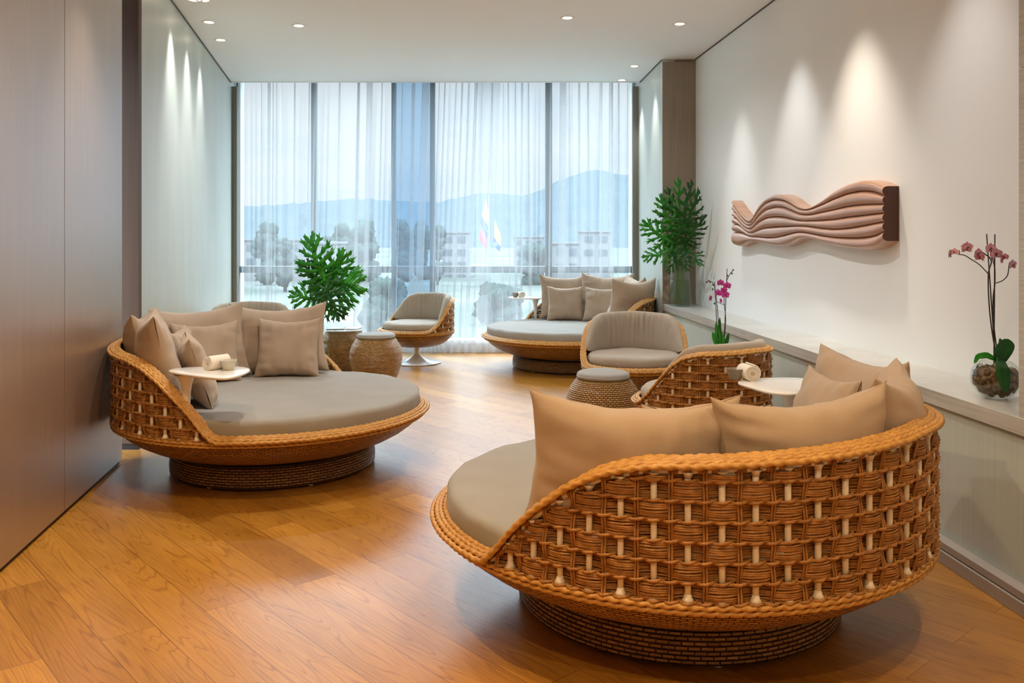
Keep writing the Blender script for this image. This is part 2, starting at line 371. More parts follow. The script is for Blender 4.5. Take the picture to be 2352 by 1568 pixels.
# right side
sprism('wall_right', M['white'], [(wx(YB), YB), (wx(8.75), 8.75), (wx(8.75)+.3, 8.75), (wx(YB)+.3, YB)], 0, ZC)
gap_shade_strip('gap_shade_right', wx, YB, 8.75, -1)
sprism('wall_right_return', M['greybrown'], [(lx(8.75), 8.75), (wx(8.75)+.02, 8.75), (wx(8.75)+.02, 8.80), (lx(8.75), 8.80)], .60, ZC-.03)
sprism('trim_4', M['greybrown'], [(lx(8.75)+.06, 8.78), (wx(8.75)+.02, 8.78), (wx(8.75)+.02, 8.85), (lx(8.75)+.06, 8.85)], ZC-.04, ZC)
def rx(Y): return lx(8.75)-.031*(Y-8.75)
sprism('wall_right_recess', M['teal'], [(rx(8.765), 8.765), (rx(10.7), 10.7), (rx(10.7)+.3, 10.7), (rx(8.765)+.3, 8.80)], 0, ZC+.22)
gap_shade_strip('gap_shade_recess', rx, 8.78, 10.02, -1)
sprism('wall_right_lower', M['teal'], [(lx(YB)+.022, YB), (lx(8.77)+.022, 8.77), (lx(8.77)+.2, 8.77), (lx(YB)+.2, YB)], 0, .64)
def seg_prism(name, mat, f0, o0, o1, y0, y1, z0, z1, bv=0):
    o = sprism(name, mat, [(f0(y0)+o0, y0), (f0(y1)+o0, y1), (f0(y1)+o1, y1), (f0(y0)+o1, y0)], z0, z1)
    if bv: bevel(o, bv)
    return o
ledge = MB(); ly = [(YB, 1.2), (1.2, 3.9), (3.9, 6.43), (6.43, 8.752)]
for a, b_ in ly:
    ledge.prism([(lx(a+.0008), a+.0008), (lx(b_-.0008), b_-.0008), (wx(b_)+.01, b_-.0008), (wx(a)+.01, a+.0008)], .637, .70)
struct(bevel(ledge.build('trim_6', M['stone'], smooth=False), .0015))
seg_prism('baseboard_right', M['skirt'], lx, -.034, .03, YB, 8.76, 0, .052, .002)
seg_prism('baseboard_right_cap', M['skirt'], lx, -.026, .03, YB, 8.76, .055, .088, .004)
# pillar at right edge
sprism('wall_right_pillar', M['stone'], [(lx(3.17)+.004, 3.17), (lx(2.6)+.004, 2.6), (2.35, 2.6), (2.35, 3.17)], .64, 1.974)
sprism('wall_right_pillar_top', M['stone'], [(lx(3.17)+.004, 3.17), (lx(2.6)+.004, 2.6), (2.35, 2.6), (2.35, 3.17)], 1.978, ZC)
sbox('wall_back', M['white'], -2.9, 3.0, YB-.2, YB, 0, ZC)
# window wall: frames, panes
WY = 10.45
def wX(px): return (px-CX)/F*WY
fr = MB()
zt = lambda py: H-(py-Y0)*WY/F
def vbar(xc, w, d=.10): fr.box(wX(xc)-w/2, wX(xc)+w/2, WY-d/2, WY+d/2, .05, ZC+.2)
edges = [540, 722, 905, 994, 1260, 1460]
for xc, w in zip(edges, (.10, .055, .05, .06, .08, .08)): vbar(xc, w)
fr.box(-3.6, 1.6, WY-.05, WY+.05, zt(626), zt(611)); fr.box(-3.6, 1.6, WY-.05, WY+.05, ZC+.12, ZC+.24)
struct(fr.build('window_frame', M['frame'], smooth=False))
sbox('window_sill', M['lid'], -3.6, 1.6, WY-.12, WY+.1, .115, .15)
sbox('wall_window_lower', M['ceil'], -3.6, 1.6, WY-.06, WY+.06, 0, .115)
for i in range(5):
    sbox('window_%d' % (i+1), M['tint'] if i == 2 else M['pane'], wX(edges[i])+.02, wX(edges[i+1])-.02, WY-.004, WY+.004, .15, ZC+.12)
sbox('trim_7', M['jamb'], lwx(10.2)-.1, lwx(10.2)+.075, 10.12, 10.2, 0, ZC-.035)
sbox('trim_8', M['jamb'], rx(10.2)-.065, rx(10.2)+.1, 10.12, 10.2, 0, ZC-.035)
sbox('wall_window_left', M['teal'], -4.2, lwx(10.45)+.03, 10.35, 10.7, 0, ZC+.3)
sbox('wall_window_right', M['teal'], rx(10.45)-.03, 2.6, 10.35, 10.7, 0, ZC+.3)

# ------------------------------------------------------------------ curtains
def curtain(name, x0, x1, y, seed, label, slant=0.):
    rs = np.random.RandomState(seed); n = int((x1-x0)/.0045); s = np.linspace(x0, x1, n)
    # irregular pleat phase
    k = int((x1-x0)/.05); per = rs.choice([.05, .06, .09, .12, .20], k)*rs.uniform(.8, 1.2, k); ph = np.interp(s, x0+np.concatenate([[0], np.cumsum(per)]), np.arange(k+1)*2*pi)
    am = np.interp(s, np.linspace(x0, x1, 40), rs.uniform(.2, 1.25, 40)); am[am > .75] *= 1.9
    loc = np.interp(s, x0+np.cumsum(per), per)
    zs = np.linspace(ZC+.16, .012, 16); g = np.zeros((n, len(zs), 3))
    dr = [np.interp(s, np.linspace(x0, x1, 30), rs.uniform(-1, 1, 30)) for _ in range(3)]
    for j, z in enumerate(zs):
        t = (ZC-z)/ZC
        p2 = ph+.9*t*dr[0]*2+.5*np.sin(3*t+dr[1]*3)*t
        a = am*loc*.19*(1+.35*t*dr[2])
        g[:, j, 0] = s+a*np.sin(p2)*1.0+.03*t*dr[1]*np.sin(pi*(s-x0)/(x1-x0))+slant*t*(s-x0)/(x1-x0)
        g[:, j, 1] = y+.028*(am*.8+.3)*np.cos(p2)+.01*dr[0]
        g[:, j, 2] = z+.004*np.sin(ph)
    b = MB(); b.grid(g); o = b.build(name, M['sheer'])
    return tag(o, label, 'curtain', 'sheer curtains across the window')
curtain('sheer_curtain', lwx(10.25)+.09, -.16, 10.22, 3, 'wide sheer white curtain covering the left and centre panes', -.13)
curtain('sheer_curtain', -.42, rx(10.25)-.08, 10.28, 8, 'sheer white curtain at right, behind the far daybed and its small white table', 0)

# ------------------------------------------------------------------ outside
def far(px, py, D): return P(px, py, D)
hb = MB(); rowt = []; rowb = []
ridge = [(300, 470), (540, 472), (600, 473), (640, 470), (690, 466), (740, 462), (800, 456), (850, 457), (905, 461), (960, 464), (1010, 463), (1060, 452), (1110, 443), (1160, 445), (1200, 450), (1240, 438), (1280, 415), (1320, 402), (1350, 392), (1385, 391), (1420, 400), (1480, 404), (1600, 415), (1800, 450)]
rng = np.arange(300, 1800, 6); ry = np.interp(rng, [a for a, _ in ridge], [b for _, b in ridge])
g = []
for k, (x, y) in enumerate(zip(rng, ry)):
    y2 = y+1.6*noise.noise(Vector((x*.05, 0, 0)))*2
    col = []
    for t in np.linspace(0, 1, 12):
        D = 1500-700*t; top = P(x, y2, 1500); 
        xx = top.x*(D/1500)*1.0+20*noise.noise(Vector((x*.02, t*5, 3)))*t
        zz = top.z*(1-t)**1.2-8*t+14*noise.noise(Vector((x*.03, t*4, 0)))*t*(1-t)*2
        col.append((xx, D, zz))
    g.append(col)
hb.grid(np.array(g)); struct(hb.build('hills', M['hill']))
sbox('ground', M['ground'], -600, 600, 12, 1400, -6.6, -6.5)
def tree(px, ytop, w, D, label):
    ztop = P(px, ytop, D).z; xc = P(px, 0, D).x; Wd = 1.5*w*D/F
    t = thing('tree', label, 'tree', (xc, D, -6.5), 0, 'trees outside the window')
    c = MB(); hgt = ztop+6.5; r0 = Wd/2
    for q in range(34):
        rr = r0*rnd.uniform(.26, .46); zc = hgt-rr-rnd.random()**1.2*hgt*.8; a = rnd.uniform(0, 2*pi); d = rnd.uniform(0, r0*.62)*min(1, (hgt-zc)/(hgt*.3)+.35)
        pr = []
        U, V = 16, 11; gg = np.zeros((U, V, 3))
        for i in range(U):
            for j in range(V):
                th = 2*pi*i/U; ph = pi*j/(V-1); n_ = Vector((sin(ph)*cos(th), sin(ph)*sin(th), cos(ph)))
                k = rr*(1+.6*noise.noise(n_*4+Vector((q*3, 0, px)))); gg[i, j] = (d*cos(a)+n_.x*k, d*sin(a)+n_.y*k, zc+n_.z*k)
        c.grid(gg, closed_u=True)
    c.build('crown', M['tree'], t)
    k = MB(); k.tube([(0, 0, 0), (.1, 0, hgt*.6)], r0*.09+.1, 6, ref=(1, 0, 0)); k.build('trunk', M['tree'], t)
for px, yt, w, D, lb in [(612, 507, 52, 150, 'round tree outside, nearest to the left window jamb'), (655, 545, 40, 130, 'low bushy tree outside, left of the leafy plant'),
    (790, 512, 70, 150, 'broad tree outside, right above the small woven stools'), (838, 503, 60, 160, 'tall tree outside, left of the tinted centre pane'),
    (925, 502, 46, 140, 'tree outside seen in left half of the tinted centre pane'), (965, 505, 50, 170, 'tree outside seen in right half of the tinted centre pane'),
    (1005, 510, 30, 150, 'slim tree outside just right of the tinted centre pane'), (1225, 556, 50, 150, 'low round tree outside, right of the flag'),
    (880, 640, 90, 75, 'pale bush outside below the window rail behind the grey chair'), (1150, 650, 90, 80, 'pale bush outside below the window rail, left of far daybed')]:
    tree(px, yt, w, D, lb)
def building(px0, px1, yt, D, lb, rows=3):
    a, b_ = P(px0, yt, D), P(px1, yt, D)
    t = thing('building', lb, 'building', ((a.x+b_.x)/2, D, -6.5), 0, 'low buildings outside the window'); w = (b_.x-a.x)/2; h = a.z+6.5
    m = MB(); m.box(-w, w, 0, 8, 0, h); m.build('wall', M['bwhite'], t, smooth=False)
    m = MB(); m.box(-w-.3, w+.3, -.3, 8.3, h, h+.35); m.build('roof', M['bwhite'], t, smooth=False)
    for r in range(rows):
        nwin = max(2, int(w*2/2.4))
        for k in range(nwin):
            m = MB(); x = -w+(k+.5)*2*w/nwin; m.box(x-w/nwin*.6, x+w/nwin*.6, -.06, .02, h-2.1-r*2.6, h-.8-r*2.6)
            m.build('window', M['bglass'], t, smooth=False)
building(1335, 1402, 533, 170, 'long white building outside at right, behind the far daybed', 2)
building(1272, 1330, 560, 150, 'low pale building outside, right of the thick window bar', 2)
building(700, 770, 560, 128, 'pale building outside behind the leafy plant', 2)
building(1015, 1075, 535, 180, 'white building with window rows outside, right of centre pane', 4)
building(1180, 1250, 545, 215, 'white building outside between flag and thick window bar', 3)
building(560, 690, 552, 165, 'flat grey-white building outside at far left', 2)
fl = thing('flag', 'yellow, blue and red flag hanging on a pole outside the window', 'flag', tuple(P(1128, 610, 60)))
o0 = P(1128, 610, 60)
pt = MB(); pt.tube([Vector((0, 0, -5)), P(1122, 456, 60)-o0+Vector((0, 0, .3))], .02, 8, ref=(1, 0, 0)); pt.build('flag_pole', M['frame'], fl)
def fstrip(name, mat, quads):
    m = MB()
    for qd in quads:
        A, B, C, D_ = [np.array(P(x, y, 60)-o0) for x, y in qd]; U, V = 10, 6; gg = np.zeros((U, V, 3))
        for i in range(U):
            for j in range(V):
                u, v = i/(U-1), j/(V-1); gg[i, j] = (A*(1-u)+B*u)*(1-v)+(D_*(1-u)+C*u)*v; gg[i, j, 1] += .12*sin(u*7+v*2)
        m.grid(gg)
    m.build(name, mat, fl)
fstrip('yellow_stripe', M['fy'], [[(1107, 492), (1117, 460), (1122, 490), (1121, 522)], [(1136, 505), (1150, 540), (1150, 566), (1135, 545)]])
fstrip('blue_stripe', M['fb'], [[(1104, 508), (1107, 492), (1121, 522), (1119, 548)], [(1135, 545), (1150, 566), (1148, 580), (1132, 560)]])
fstrip('red_stripe', M['fr'], [[(1099, 545), (1104, 525), (1119, 548), (1116, 575)]])

# ------------------------------------------------------------------ woven shells (daybed, chair)
def smooth_profile(pts, half, zr, n=720):
    """height of the rim against angle (deg, 0 = middle of back)"""
    th = np.linspace(-180, 180, n, endpoint=False); d = half-np.abs(th)
    z = np.interp(d, [p[0] for p in pts], [p[1] for p in pts]); z[d < 0] = zr
    k = int(n*3.2/360); ker = np.hanning(2*k+3); ker /= ker.sum()
    z = np.convolve(np.concatenate([z[-k-1:], z, z[:k+1]]), ker, 'valid')
    return th, z
def woven(root, R, zr, half, hpts, ncol, rowh, nstr, bowl_prof, rope_r, nrope, amp, cane_r, bowl_mat, n=720, tilt=0):
    th, zt_ = smooth_profile(hpts, half, zr, n)
    Z = lambda a: np.interp((np.degrees(a)+180) % 360-180, np.concatenate([th, [180]]), np.concatenate([zt_, [zt_[0]]]))
    b = MB(); b.lathe(bowl_prof, 96); b.build('bowl', bowl_mat, root, uv=True)
    # lattice
    z0 = zr-.012; a0 = radians(half); dcol = 2*a0/ncol; L = MB(); C = MB()
    aa = np.arange(-a0, a0, dcol/8)
    nrow = int((zt_.max()-z0)/rowh)+1; sr = rowh/nstr*.5
    Rl = R-.012
    def run(mask, pts_fn, r, ns, m):
        idx = np.flatnonzero(mask)
        if len(idx) < 3: return
        for grp in np.split(idx, np.flatnonzero(np.diff(idx) > 1)+1):
            if len(grp) >= 3: m.tube(pts_fn(grp), r, ns)
    for k in range(nrow):
        for s_ in range(nstr):
            z = z0+k*rowh+(s_+.5)*rowh/nstr
            jit = .0012*np.sin(aa*37+k*3+s_)
            c = np.cos(pi*aa/dcol+k*pi); off = amp*np.sign(c)*np.abs(c)**.7+jit
            edge = 1-.25*abs((s_-(nstr-1)/2)/(nstr/2))**2
            zz = z+.0015*np.sin(aa*21+s_*1.7+k)
            run(z < Z(aa)-rope_r*3.4, lambda g_: np.stack([(Rl+off[g_]*edge)*np.cos(aa[g_]), (Rl+off[g_]*edge)*np.sin(aa[g_]), zz[g_]], -1), sr*1.06, 5, L)
        zb = z0+k*rowh
        for sg in (1, -1):
            off2 = sg*amp*1.05*np.cos(2*pi*aa/dcol)+.002
            zz2 = zb+sg*.0022*np.sin(2*pi*aa/dcol)
            run(zb < Z(aa)-rope_r*3.4, lambda g_: np.stack([(Rl+off2[g_])*np.cos(aa[g_]), (Rl+off2[g_])*np.sin(aa[g_]), zz2[g_]], -1), sr*1.5, 5, L)
    for i in range(ncol+1):
        a = -a0+i*dcol*1.0
        a_p = (round(a/dcol))*dcol  # canes at bundle crests
        zt1 = float(Z(a_p))-rope_r*2.7
        if zt1 > z0+.02:
            C.tube([(Rl*cos(a_p), Rl*sin(a_p), z) for z in np.linspace(z0-.01, zt1, 4)], cane_r, 10, ref=(1, 0, 0))
            for ze, sg in ((zt1, -1), (z0+.004, 1)):   # flares where the cane meets the frame
                C.tube([(Rl*cos(a_p), Rl*sin(a_p), ze), (Rl*cos(a_p), Rl*sin(a_p), ze+sg*.008), (Rl*cos(a_p), Rl*sin(a_p), ze+sg*.02)], [cane_r*2.1, cane_r*1.35, cane_r*1.0], 10, ref=(1, 0, 0))
        am_ = a_p+dcol/2; ztm = float(Z(am_))-.012
        if ztm > z0+.03:
            zz = np.arange(z0-.005, ztm, rowh/6)
            for sg in (1, -1):
                o_ = Rl+amp*.55+amp*.35*np.cos(pi*(zz-z0)/rowh+i*pi)
                aq = am_+sg*(sr*1.15)/R
                L.tube(np.stack([o_*cos(aq), o_*sin(aq), zz], -1), sr*1.05, 5, ref=(cos(am_), sin(am_), 0))
    # cream frame under the top rope, wrapped at intervals
    ac = np.linspace(-a0, a0, 260); zc = Z(ac)-rope_r*2.6
    C.tube(np.stack([Rl*np.cos(ac), Rl*np.sin(ac), zc], -1), cane_r*.85, 8)
    for i in range(int(ncol*2.5)):
        a = -a0+(i+.5)*2*a0/(ncol*2.5)
        if i % 5 != 0:
            q = np.linspace(a-dcol*.11, a+dcol*.11, 4); L.tube(np.stack([Rl*np.cos(q), Rl*np.sin(q), Z(q)-rope_r*2.6], -1), cane_r*.85+.0022, 8)
    L.build('woven_back', M['strand'], root); C.build('cane_frame', M['cane'], root)
    # ropes along the rim
    Rp = MB(); npt = int(2*pi*R/(rope_r*.5)); a = np.linspace(-pi, pi, npt, endpoint=False); zz = Z(a)
    back = np.clip((zz-zr)/(.12), 0, 1)
    for i in range(nrope):
        f_ = i/(nrope-1)
        r_ = R-rope_r*1.9*(nrope-1)*.60+i*rope_r*1.75; dz = rope_r*(-.1-2.4*f_*f_)
        dzb = rope_r*(-1.6*f_*f_)
        rr = r_*(1-back)+(R-.012+(f_-.5)*rope_r*1.8*(nrope-1)*.8)*back
        z_ = zz+rope_r+dz*(1-back)+dzb*back+.0008*np.sin(a*40+i)
        Rp.tube(np.stack([rr*np.cos(a), rr*np.sin(a), z_], -1), rope_r, 9, closed=True, lobes=2, pitch=rope_r*8.5*(1 if i % 2 else -1), amp=.23)
    for i in range(2):
        Rp.tube(np.stack([(R+.001-.003*i)*np.cos(a), (R+.001-.003*i)*np.sin(a), np.full_like(a, zr-.022-i*rope_r*1.8)], -1), rope_r*.9, 9, closed=True, lobes=2, pitch=rope_r*8.5, amp=.23)
    Rp.build('rope_rim', M['rope'], root)
    return Z

def disc_cushion(name, R, z0, z1, mat, parent, n=96, rnd_=.03, dome=.012, wr=.003, seed=0, c=(0, 0)):
    """round cushion with rounded edge, piping line and faint wrinkles"""
    prof = []
    rs = list(np.linspace(0, R-rnd_, 14))
    for r in rs: prof.append((r, z1+dome*(1-(r/R)**2)))
    for t in np.linspace(0, pi/2, 6)[1:]: prof.append((R-rnd_+rnd_*sin(t), z1-rnd_*(1-cos(t))))
    prof.append((R+.001, (z0+z1)/2+.002)); prof.append((R, z0+rnd_*.8))
    for t in np.linspace(0, pi/2, 5)[1:]: prof.append((R-rnd_*.8*(1-cos(t)), z0+rnd_*.8-rnd_*.8*sin(t)))
    prof.append((0, z0))
    g = np.zeros((n, len(prof), 3))
    for i in range(n):
        a = 2*pi*i/n
        for j, (r, z) in enumerate(prof):
            w = wr*noise.noise(Vector((cos(a)*r*6+seed, sin(a)*r*6, z*14)))*(2 if r > R*.8 else 1)
            w2 = wr*1.4*noise.noise(Vector((a*9*R*2, seed, z*6))) if r > R*.93 else 0
            g[i, j] = (c[0]+(r+w2+w*.5)*cos(a), c[1]+(r+w2+w*.5)*sin(a), z+(w if z > z0+.01 else 0))
    b = MB(); b.grid(g, closed_u=True); return b.build(name, mat, parent, weld=True)

BR, BZ = .894, .352
B_H = [(0, .352), (3, .392), (8, .478), (14, .56), (20, .632), (27, .69), (35, .722), (50, .733), (97.5, .765)]
# tabletop outline from the left bed, in its own frame
def make_daybed():
    t = thing('daybed', '', 'daybed')
    prof = [(0, .128), (.42, .128), (.50, .134), (.58, .145), (.65, .163), (.72, .19), (.78, .222), (.83, .258), (.868, .296), (.89, .33), (.888, .345), (.80, .345), (0, .33)]
    # resample finely
    woven(t, BR, BZ, 97.5, B_H, 32, .0565, 8, prof, .0088, 5, .0150, .0094, M['rattan'])
    disc_cushion('mattress', .862, .338, .440, M['fabric'], t, n=128, rnd_=.028, dome=.013, wr=.004)
    b = MB(); b.lathe([(.46, .016), (.575, .014), (.592, .022), (.594, .06), (.588, .112), (.575, .124), (.45, .124), (.45, .016)], 128); b.build('base_ring', M['rattan_band'], t, uv=True)
    b = MB(); b.lathe([(0, .120), (.40, .120), (.40, .132), (0, .132)], 48); b.build('swivel_plate', M['lid'], t, ang=40)
    for k in range(6):
        a = k*pi/3+.3; b = MB(); b.lathe([(0, 0), (.014, 0), (.012, .02), (0, .02)], 12, c=(.54*cos(a), .54*sin(a), 0)); b.build('foot', M['lid'], t, ang=40)
    # attached side table (built in world for the left bed then turned)
    A = radians(168.5); ca, sa = cos(-A), sin(-A)
    def loc(x, y, z): dx, dy = x+1.423, y-5.207; return (dx*ca-dy*sa, dx*sa+dy*ca, z)
    zt_ = .685
    outl = []
    for (x, y) in [(389, 850), (402, 844.5), (440, 840.5), (500, 839), (548, 838.5), (570, 841), (577, 846), (570, 852), (552, 860), (530, 866.5), (508, 869.5), (480, 868), (440, 862), (405, 855.5)]:
        D = (H-zt_)*F/(y-Y0); outl.append(loc((x-CX)/F*D, 4.34+(D-4.34)*.84, zt_)[:2])
    # smooth closed outline
    o_ = np.array(outl); m_ = len(o_); u = np.linspace(0, m_, 84, endpoint=False); sm = []
    for q in u:
        i = int(q); f_ = q-i; p0, p1, p2, p3 = [o_[(i+k) % m_] for k in (-1, 0, 1, 2)]
        sm.append(.5*((2*p1)+(-p0+p2)*f_+(2*p0-5*p1+4*p2-p3)*f_**2+(-p0+3*p1-3*p2+p3)*f_**3))
    sm = np.array(sm); cen = sm.mean(0)
    if np.cross(sm[1]-sm[0], sm[2]-sm[1]).sum() < 0: pass
    g = []
    for sc, z in [(0, zt_), (.5, zt_), (.97, zt_), (.995, zt_-.002), (1., zt_-.006), (.99, zt_-.012), (.9, zt_-.016), (0, zt_-.018)]:
        g.append([(cen[0]+(p[0]-cen[0])*sc, cen[1]+(p[1]-cen[1])*sc, z) for p in sm])
    g = np.array(g).transpose(1, 0, 2)
    lp = loc(-1.650, 4.393, 0); g = g-np.array([lp[0], lp[1], 0])
    b = MB(); b.grid(g, closed_u=True); top = b.build('side_table', M['lacq'], t, weld=True); top.location = (lp[0], lp[1], 0); lp = (0, 0); tp = lp
    b = MB(); zs = [.668, .663, .645, .615, .58, .53, .44, .34]; rs = [.062, .052, .036, .026, .021, .0185, .0175, .018]
    pth = [(tp[0]*(1-s_)+lp[0]*s_, tp[1]*(1-s_)+lp[1]*s_, z) for z, s_ in zip(zs, [0, .1, .5, .9, 1, 1, 1, 1])]
    b.grid(np.array([[(p_[0]+r_*cos(q), p_[1]+r_*sin(q), p_[2]) for p_, r_ in zip(pth, rs)] for q in np.linspace(0, 2*pi, 24, endpoint=False)]), closed_u=True); b.build('table_leg', M['lacq'], top)
    t['_cen'] = [float(cen[0]), float(cen[1])]
    return t
bed0 = make_daybed(); CEN = list(bed0['_cen']); del bed0['_cen']
beds = []
for i, (x, y, a, lb) in enumerate([(-1.423, 5.207, 168.5, 'round woven rattan daybed by the brown panels at left, back to the wall'),
                                   (.618, 3.288, -43.5, 'large round woven rattan daybed nearest the camera, seen from behind'),
                                   (.598, 9.20, 27, 'round woven rattan daybed farthest away, in front of the curtain')]):
    b = bed0 if i == 0 else copy_tree(bed0)
    b.location = (x, y, 0); b.rotation_euler = (0, 0, radians(a)); tag(b, lb, 'daybed', 'round rattan daybeds')
    for c_ in b.children:
        if c_.name.startswith('side_table'): c_.rotation_euler[2] = radians(0 if i == 0 else -48); beds.append((x, y, radians(a)))

# ------------------------------------------------------------------ pillows
def pillow_mesh(w, h, t, seed, bend=0., sag=.05, n=38):
    rs = random.Random(seed); u = np.linspace(-1, 1, n); b = MB(); sides = []
    s1, s2 = rs.uniform(0, 50), rs.uniform(0, 50); tops = sag
    for sg in (1, -1):
        g = np.zeros((n, n, 3))
        for i in range(n):
            for j in range(n):
                U = math.copysign(1-(1-abs(u[i]))**1.35, u[i]); V = math.copysign(1-(1-abs(u[j]))**1.35, u[j])
                au, av = abs(U), abs(V)
                x = w/2*U*(1-.085*(1-V*V)*au**2); z = h/2*V*(1-.10*(1-U*U)*av**2)
                z -= h*tops*(1-U*U)*max(0, V)**1.5                    # top edge slumps
                x += w*.02*U*(max(0, -V)**2)                               # bottom spreads
                th = (max(0, 1-au**2.6)*max(0, 1-av**2.6))**.46
                th *= 1+.16*max(0, -V)-.10*max(0, V)
                y = t/2*th*(1+.05*noise.noise(Vector((U*2.2+s2, V*2.2+s1, sg))))
                # puckers running in from the seams
                e1 = max(0, (av-.35)/.65)*(1-av**8); e2 = max(0, (au-.35)/.65)*(1-au**8)
                y += .013*e1*noise.noise(Vector((U*5.5*w/.5+s1, V*.9+sg*3, s2)))*1.5
                y += .013*e2*noise.noise(Vector((U*.9+sg*5, V*5.5*h/.5+s2, s1)))*1.5
                y += .014*th*noise.noise(Vector((U*1.6+s1, V*1.6, sg*4+s2)))
                cx_ = .006*noise.noise(Vector((V*3+s1, U*2, 9)))*au**3
                g[i, j] = (x+cx_, sg*y+bend*(x*x)/(w*w/4), z+.006*noise.noise(Vector((U*4+s2, V*2, 4)))*av**3)
        if sg < 0: g = g[::-1]
        b.grid(g)
    # piping round the seam
    return b
def pillow(bed, ang, r, big, lean, seed, label, zoff=0., w=None, h=None, yaw=0., roll=0., thick=None, grp=None, bend=None):
    bx, by, ba = beds[bed]
    w = w or (.62 if big else .415); h = h or (.50 if big else .40); t = thick or (.20 if big else .15)
    m = pillow_mesh(w, h, t, seed, bend if bend is not None else (-.05 if big else -.01), .045 if big else .03)
    o = m.build('cushion' if big else 'small_cushion', M['pillow'], weld=True)
    a = radians(ang)
    zc = .452+h/2*cos(radians(lean))+zoff-.012
    o.location = (bx+r*cos(a), by+r*sin(a), zc)
    # local +y = outward
    o.rotation_euler = (Matrix.Rotation(a-pi/2+radians(yaw), 3, 'Z') @ Matrix.Rotation(radians(-lean), 3, 'X') @ Matrix.Rotation(radians(roll), 3, 'Y')).to_euler()
    tag(o, label, 'cushion', grp)
    return o
G0, G1, G2 = 'cushions on the left daybed', 'cushions on the nearest daybed', 'cushions on the far daybed'
pillow(0, 146, .74, 1, 12, 11, 'large beige cushion at the back left of the left daybed, left of two rear ones', w=.60, h=.49, grp=G0, yaw=-22, roll=-2)
pillow(0, 102, .735, 1, 12, 12, 'large beige cushion at the back of the left daybed, under the green leaves', w=.62, h=.475, grp=G0, yaw=-4, roll=-2)
pillow(0, 190, .73, 1, 14, 13, 'large beige cushion against the brown panel, mostly hidden on the left daybed', grp=G0)
pillow(0, 222, .70, 1, 14, 14, 'large beige cushion nearest the side table on the left daybed, edge towards camera', grp=G0, yaw=-20, h=.52)
pillow(0, 151, .60, 0, 16, 15, 'small beige cushion in front of the left rear cushion, behind the rolled towel', grp=G0, yaw=-32)
pillow(0, 96.5, .555, 0, 15, 16, 'small square beige cushion in the middle of the left daybed, fully visible', grp=G0, yaw=-3)
pillow(0, 233, .53, 0, 17, 17, 'small beige cushion behind the side table leg on the left daybed', grp=G0, yaw=-30)
pillow(0, 188, .53, 0, 15, 18, 'small beige cushion of which only a pale tip shows on the left daybed', grp=G0)
pillow(1, -110, .745, 1, 11, 21, 'large tan cushion, left one of the two facing away on the nearest daybed', grp=G1, w=.64, h=.455, yaw=22, roll=-2.)
pillow(1, -68.5, .725, 1, 11, 22, 'large tan cushion, right one of the two facing away on the nearest daybed', grp=G1, w=.60, h=.46, yaw=-7, roll=2.5)
pillow(1, -30, .755, 1, 9, 23, 'large beige cushion at the right corner of the nearest daybed, seen edge-on', grp=G1, w=.56, h=.48)
pillow(1, 9, .765, 1, 12, 24, 'large pale cushion leaning by the stone ledge on the nearest daybed', grp=G1, w=.56, h=.47, yaw=4)
pillow(1, 7, .59, 0, 16, 25, 'small pale cushion peeking between the large ones on the nearest daybed', grp=G1, h=.41)
pillow(1, -90, .50, 0, 15, 26, 'small cushion seen as a white sliver between the two tan cushions', grp=G1)
pillow(2, 90, .73, 1, 12, 31, 'large beige cushion, leftmost at the back of the far daybed', grp=G2, w=.58, h=.52, yaw=6)
pillow(2, 50, .74, 1, 14, 32, 'large beige cushion at the back of the far daybed, right of its gap', grp=G2, yaw=18, h=.54)
pillow(2, -24, .72, 1, 12, 33, 'large beige cushion with pointed corners at right of the far daybed', grp=G2, w=.54, h=.52, yaw=-40)
pillow(2, 10, .74, 1, 12, 34, 'large beige cushion in the right rear corner of the far daybed', grp=G2, h=.52)
pillow(2, 90, .50, 0, 15, 35, 'small square cushion in front of the leftmost one on the far daybed', grp=G2, yaw=0)
pillow(2, 40, .52, 0, 15, 36, 'small cushion in the middle of the far daybed, partly hidden', grp=G2, yaw=30)
pillow(2, 0, .52, 0, 15, 37, 'narrow-looking small cushion turned sideways on the far daybed', grp=G2)

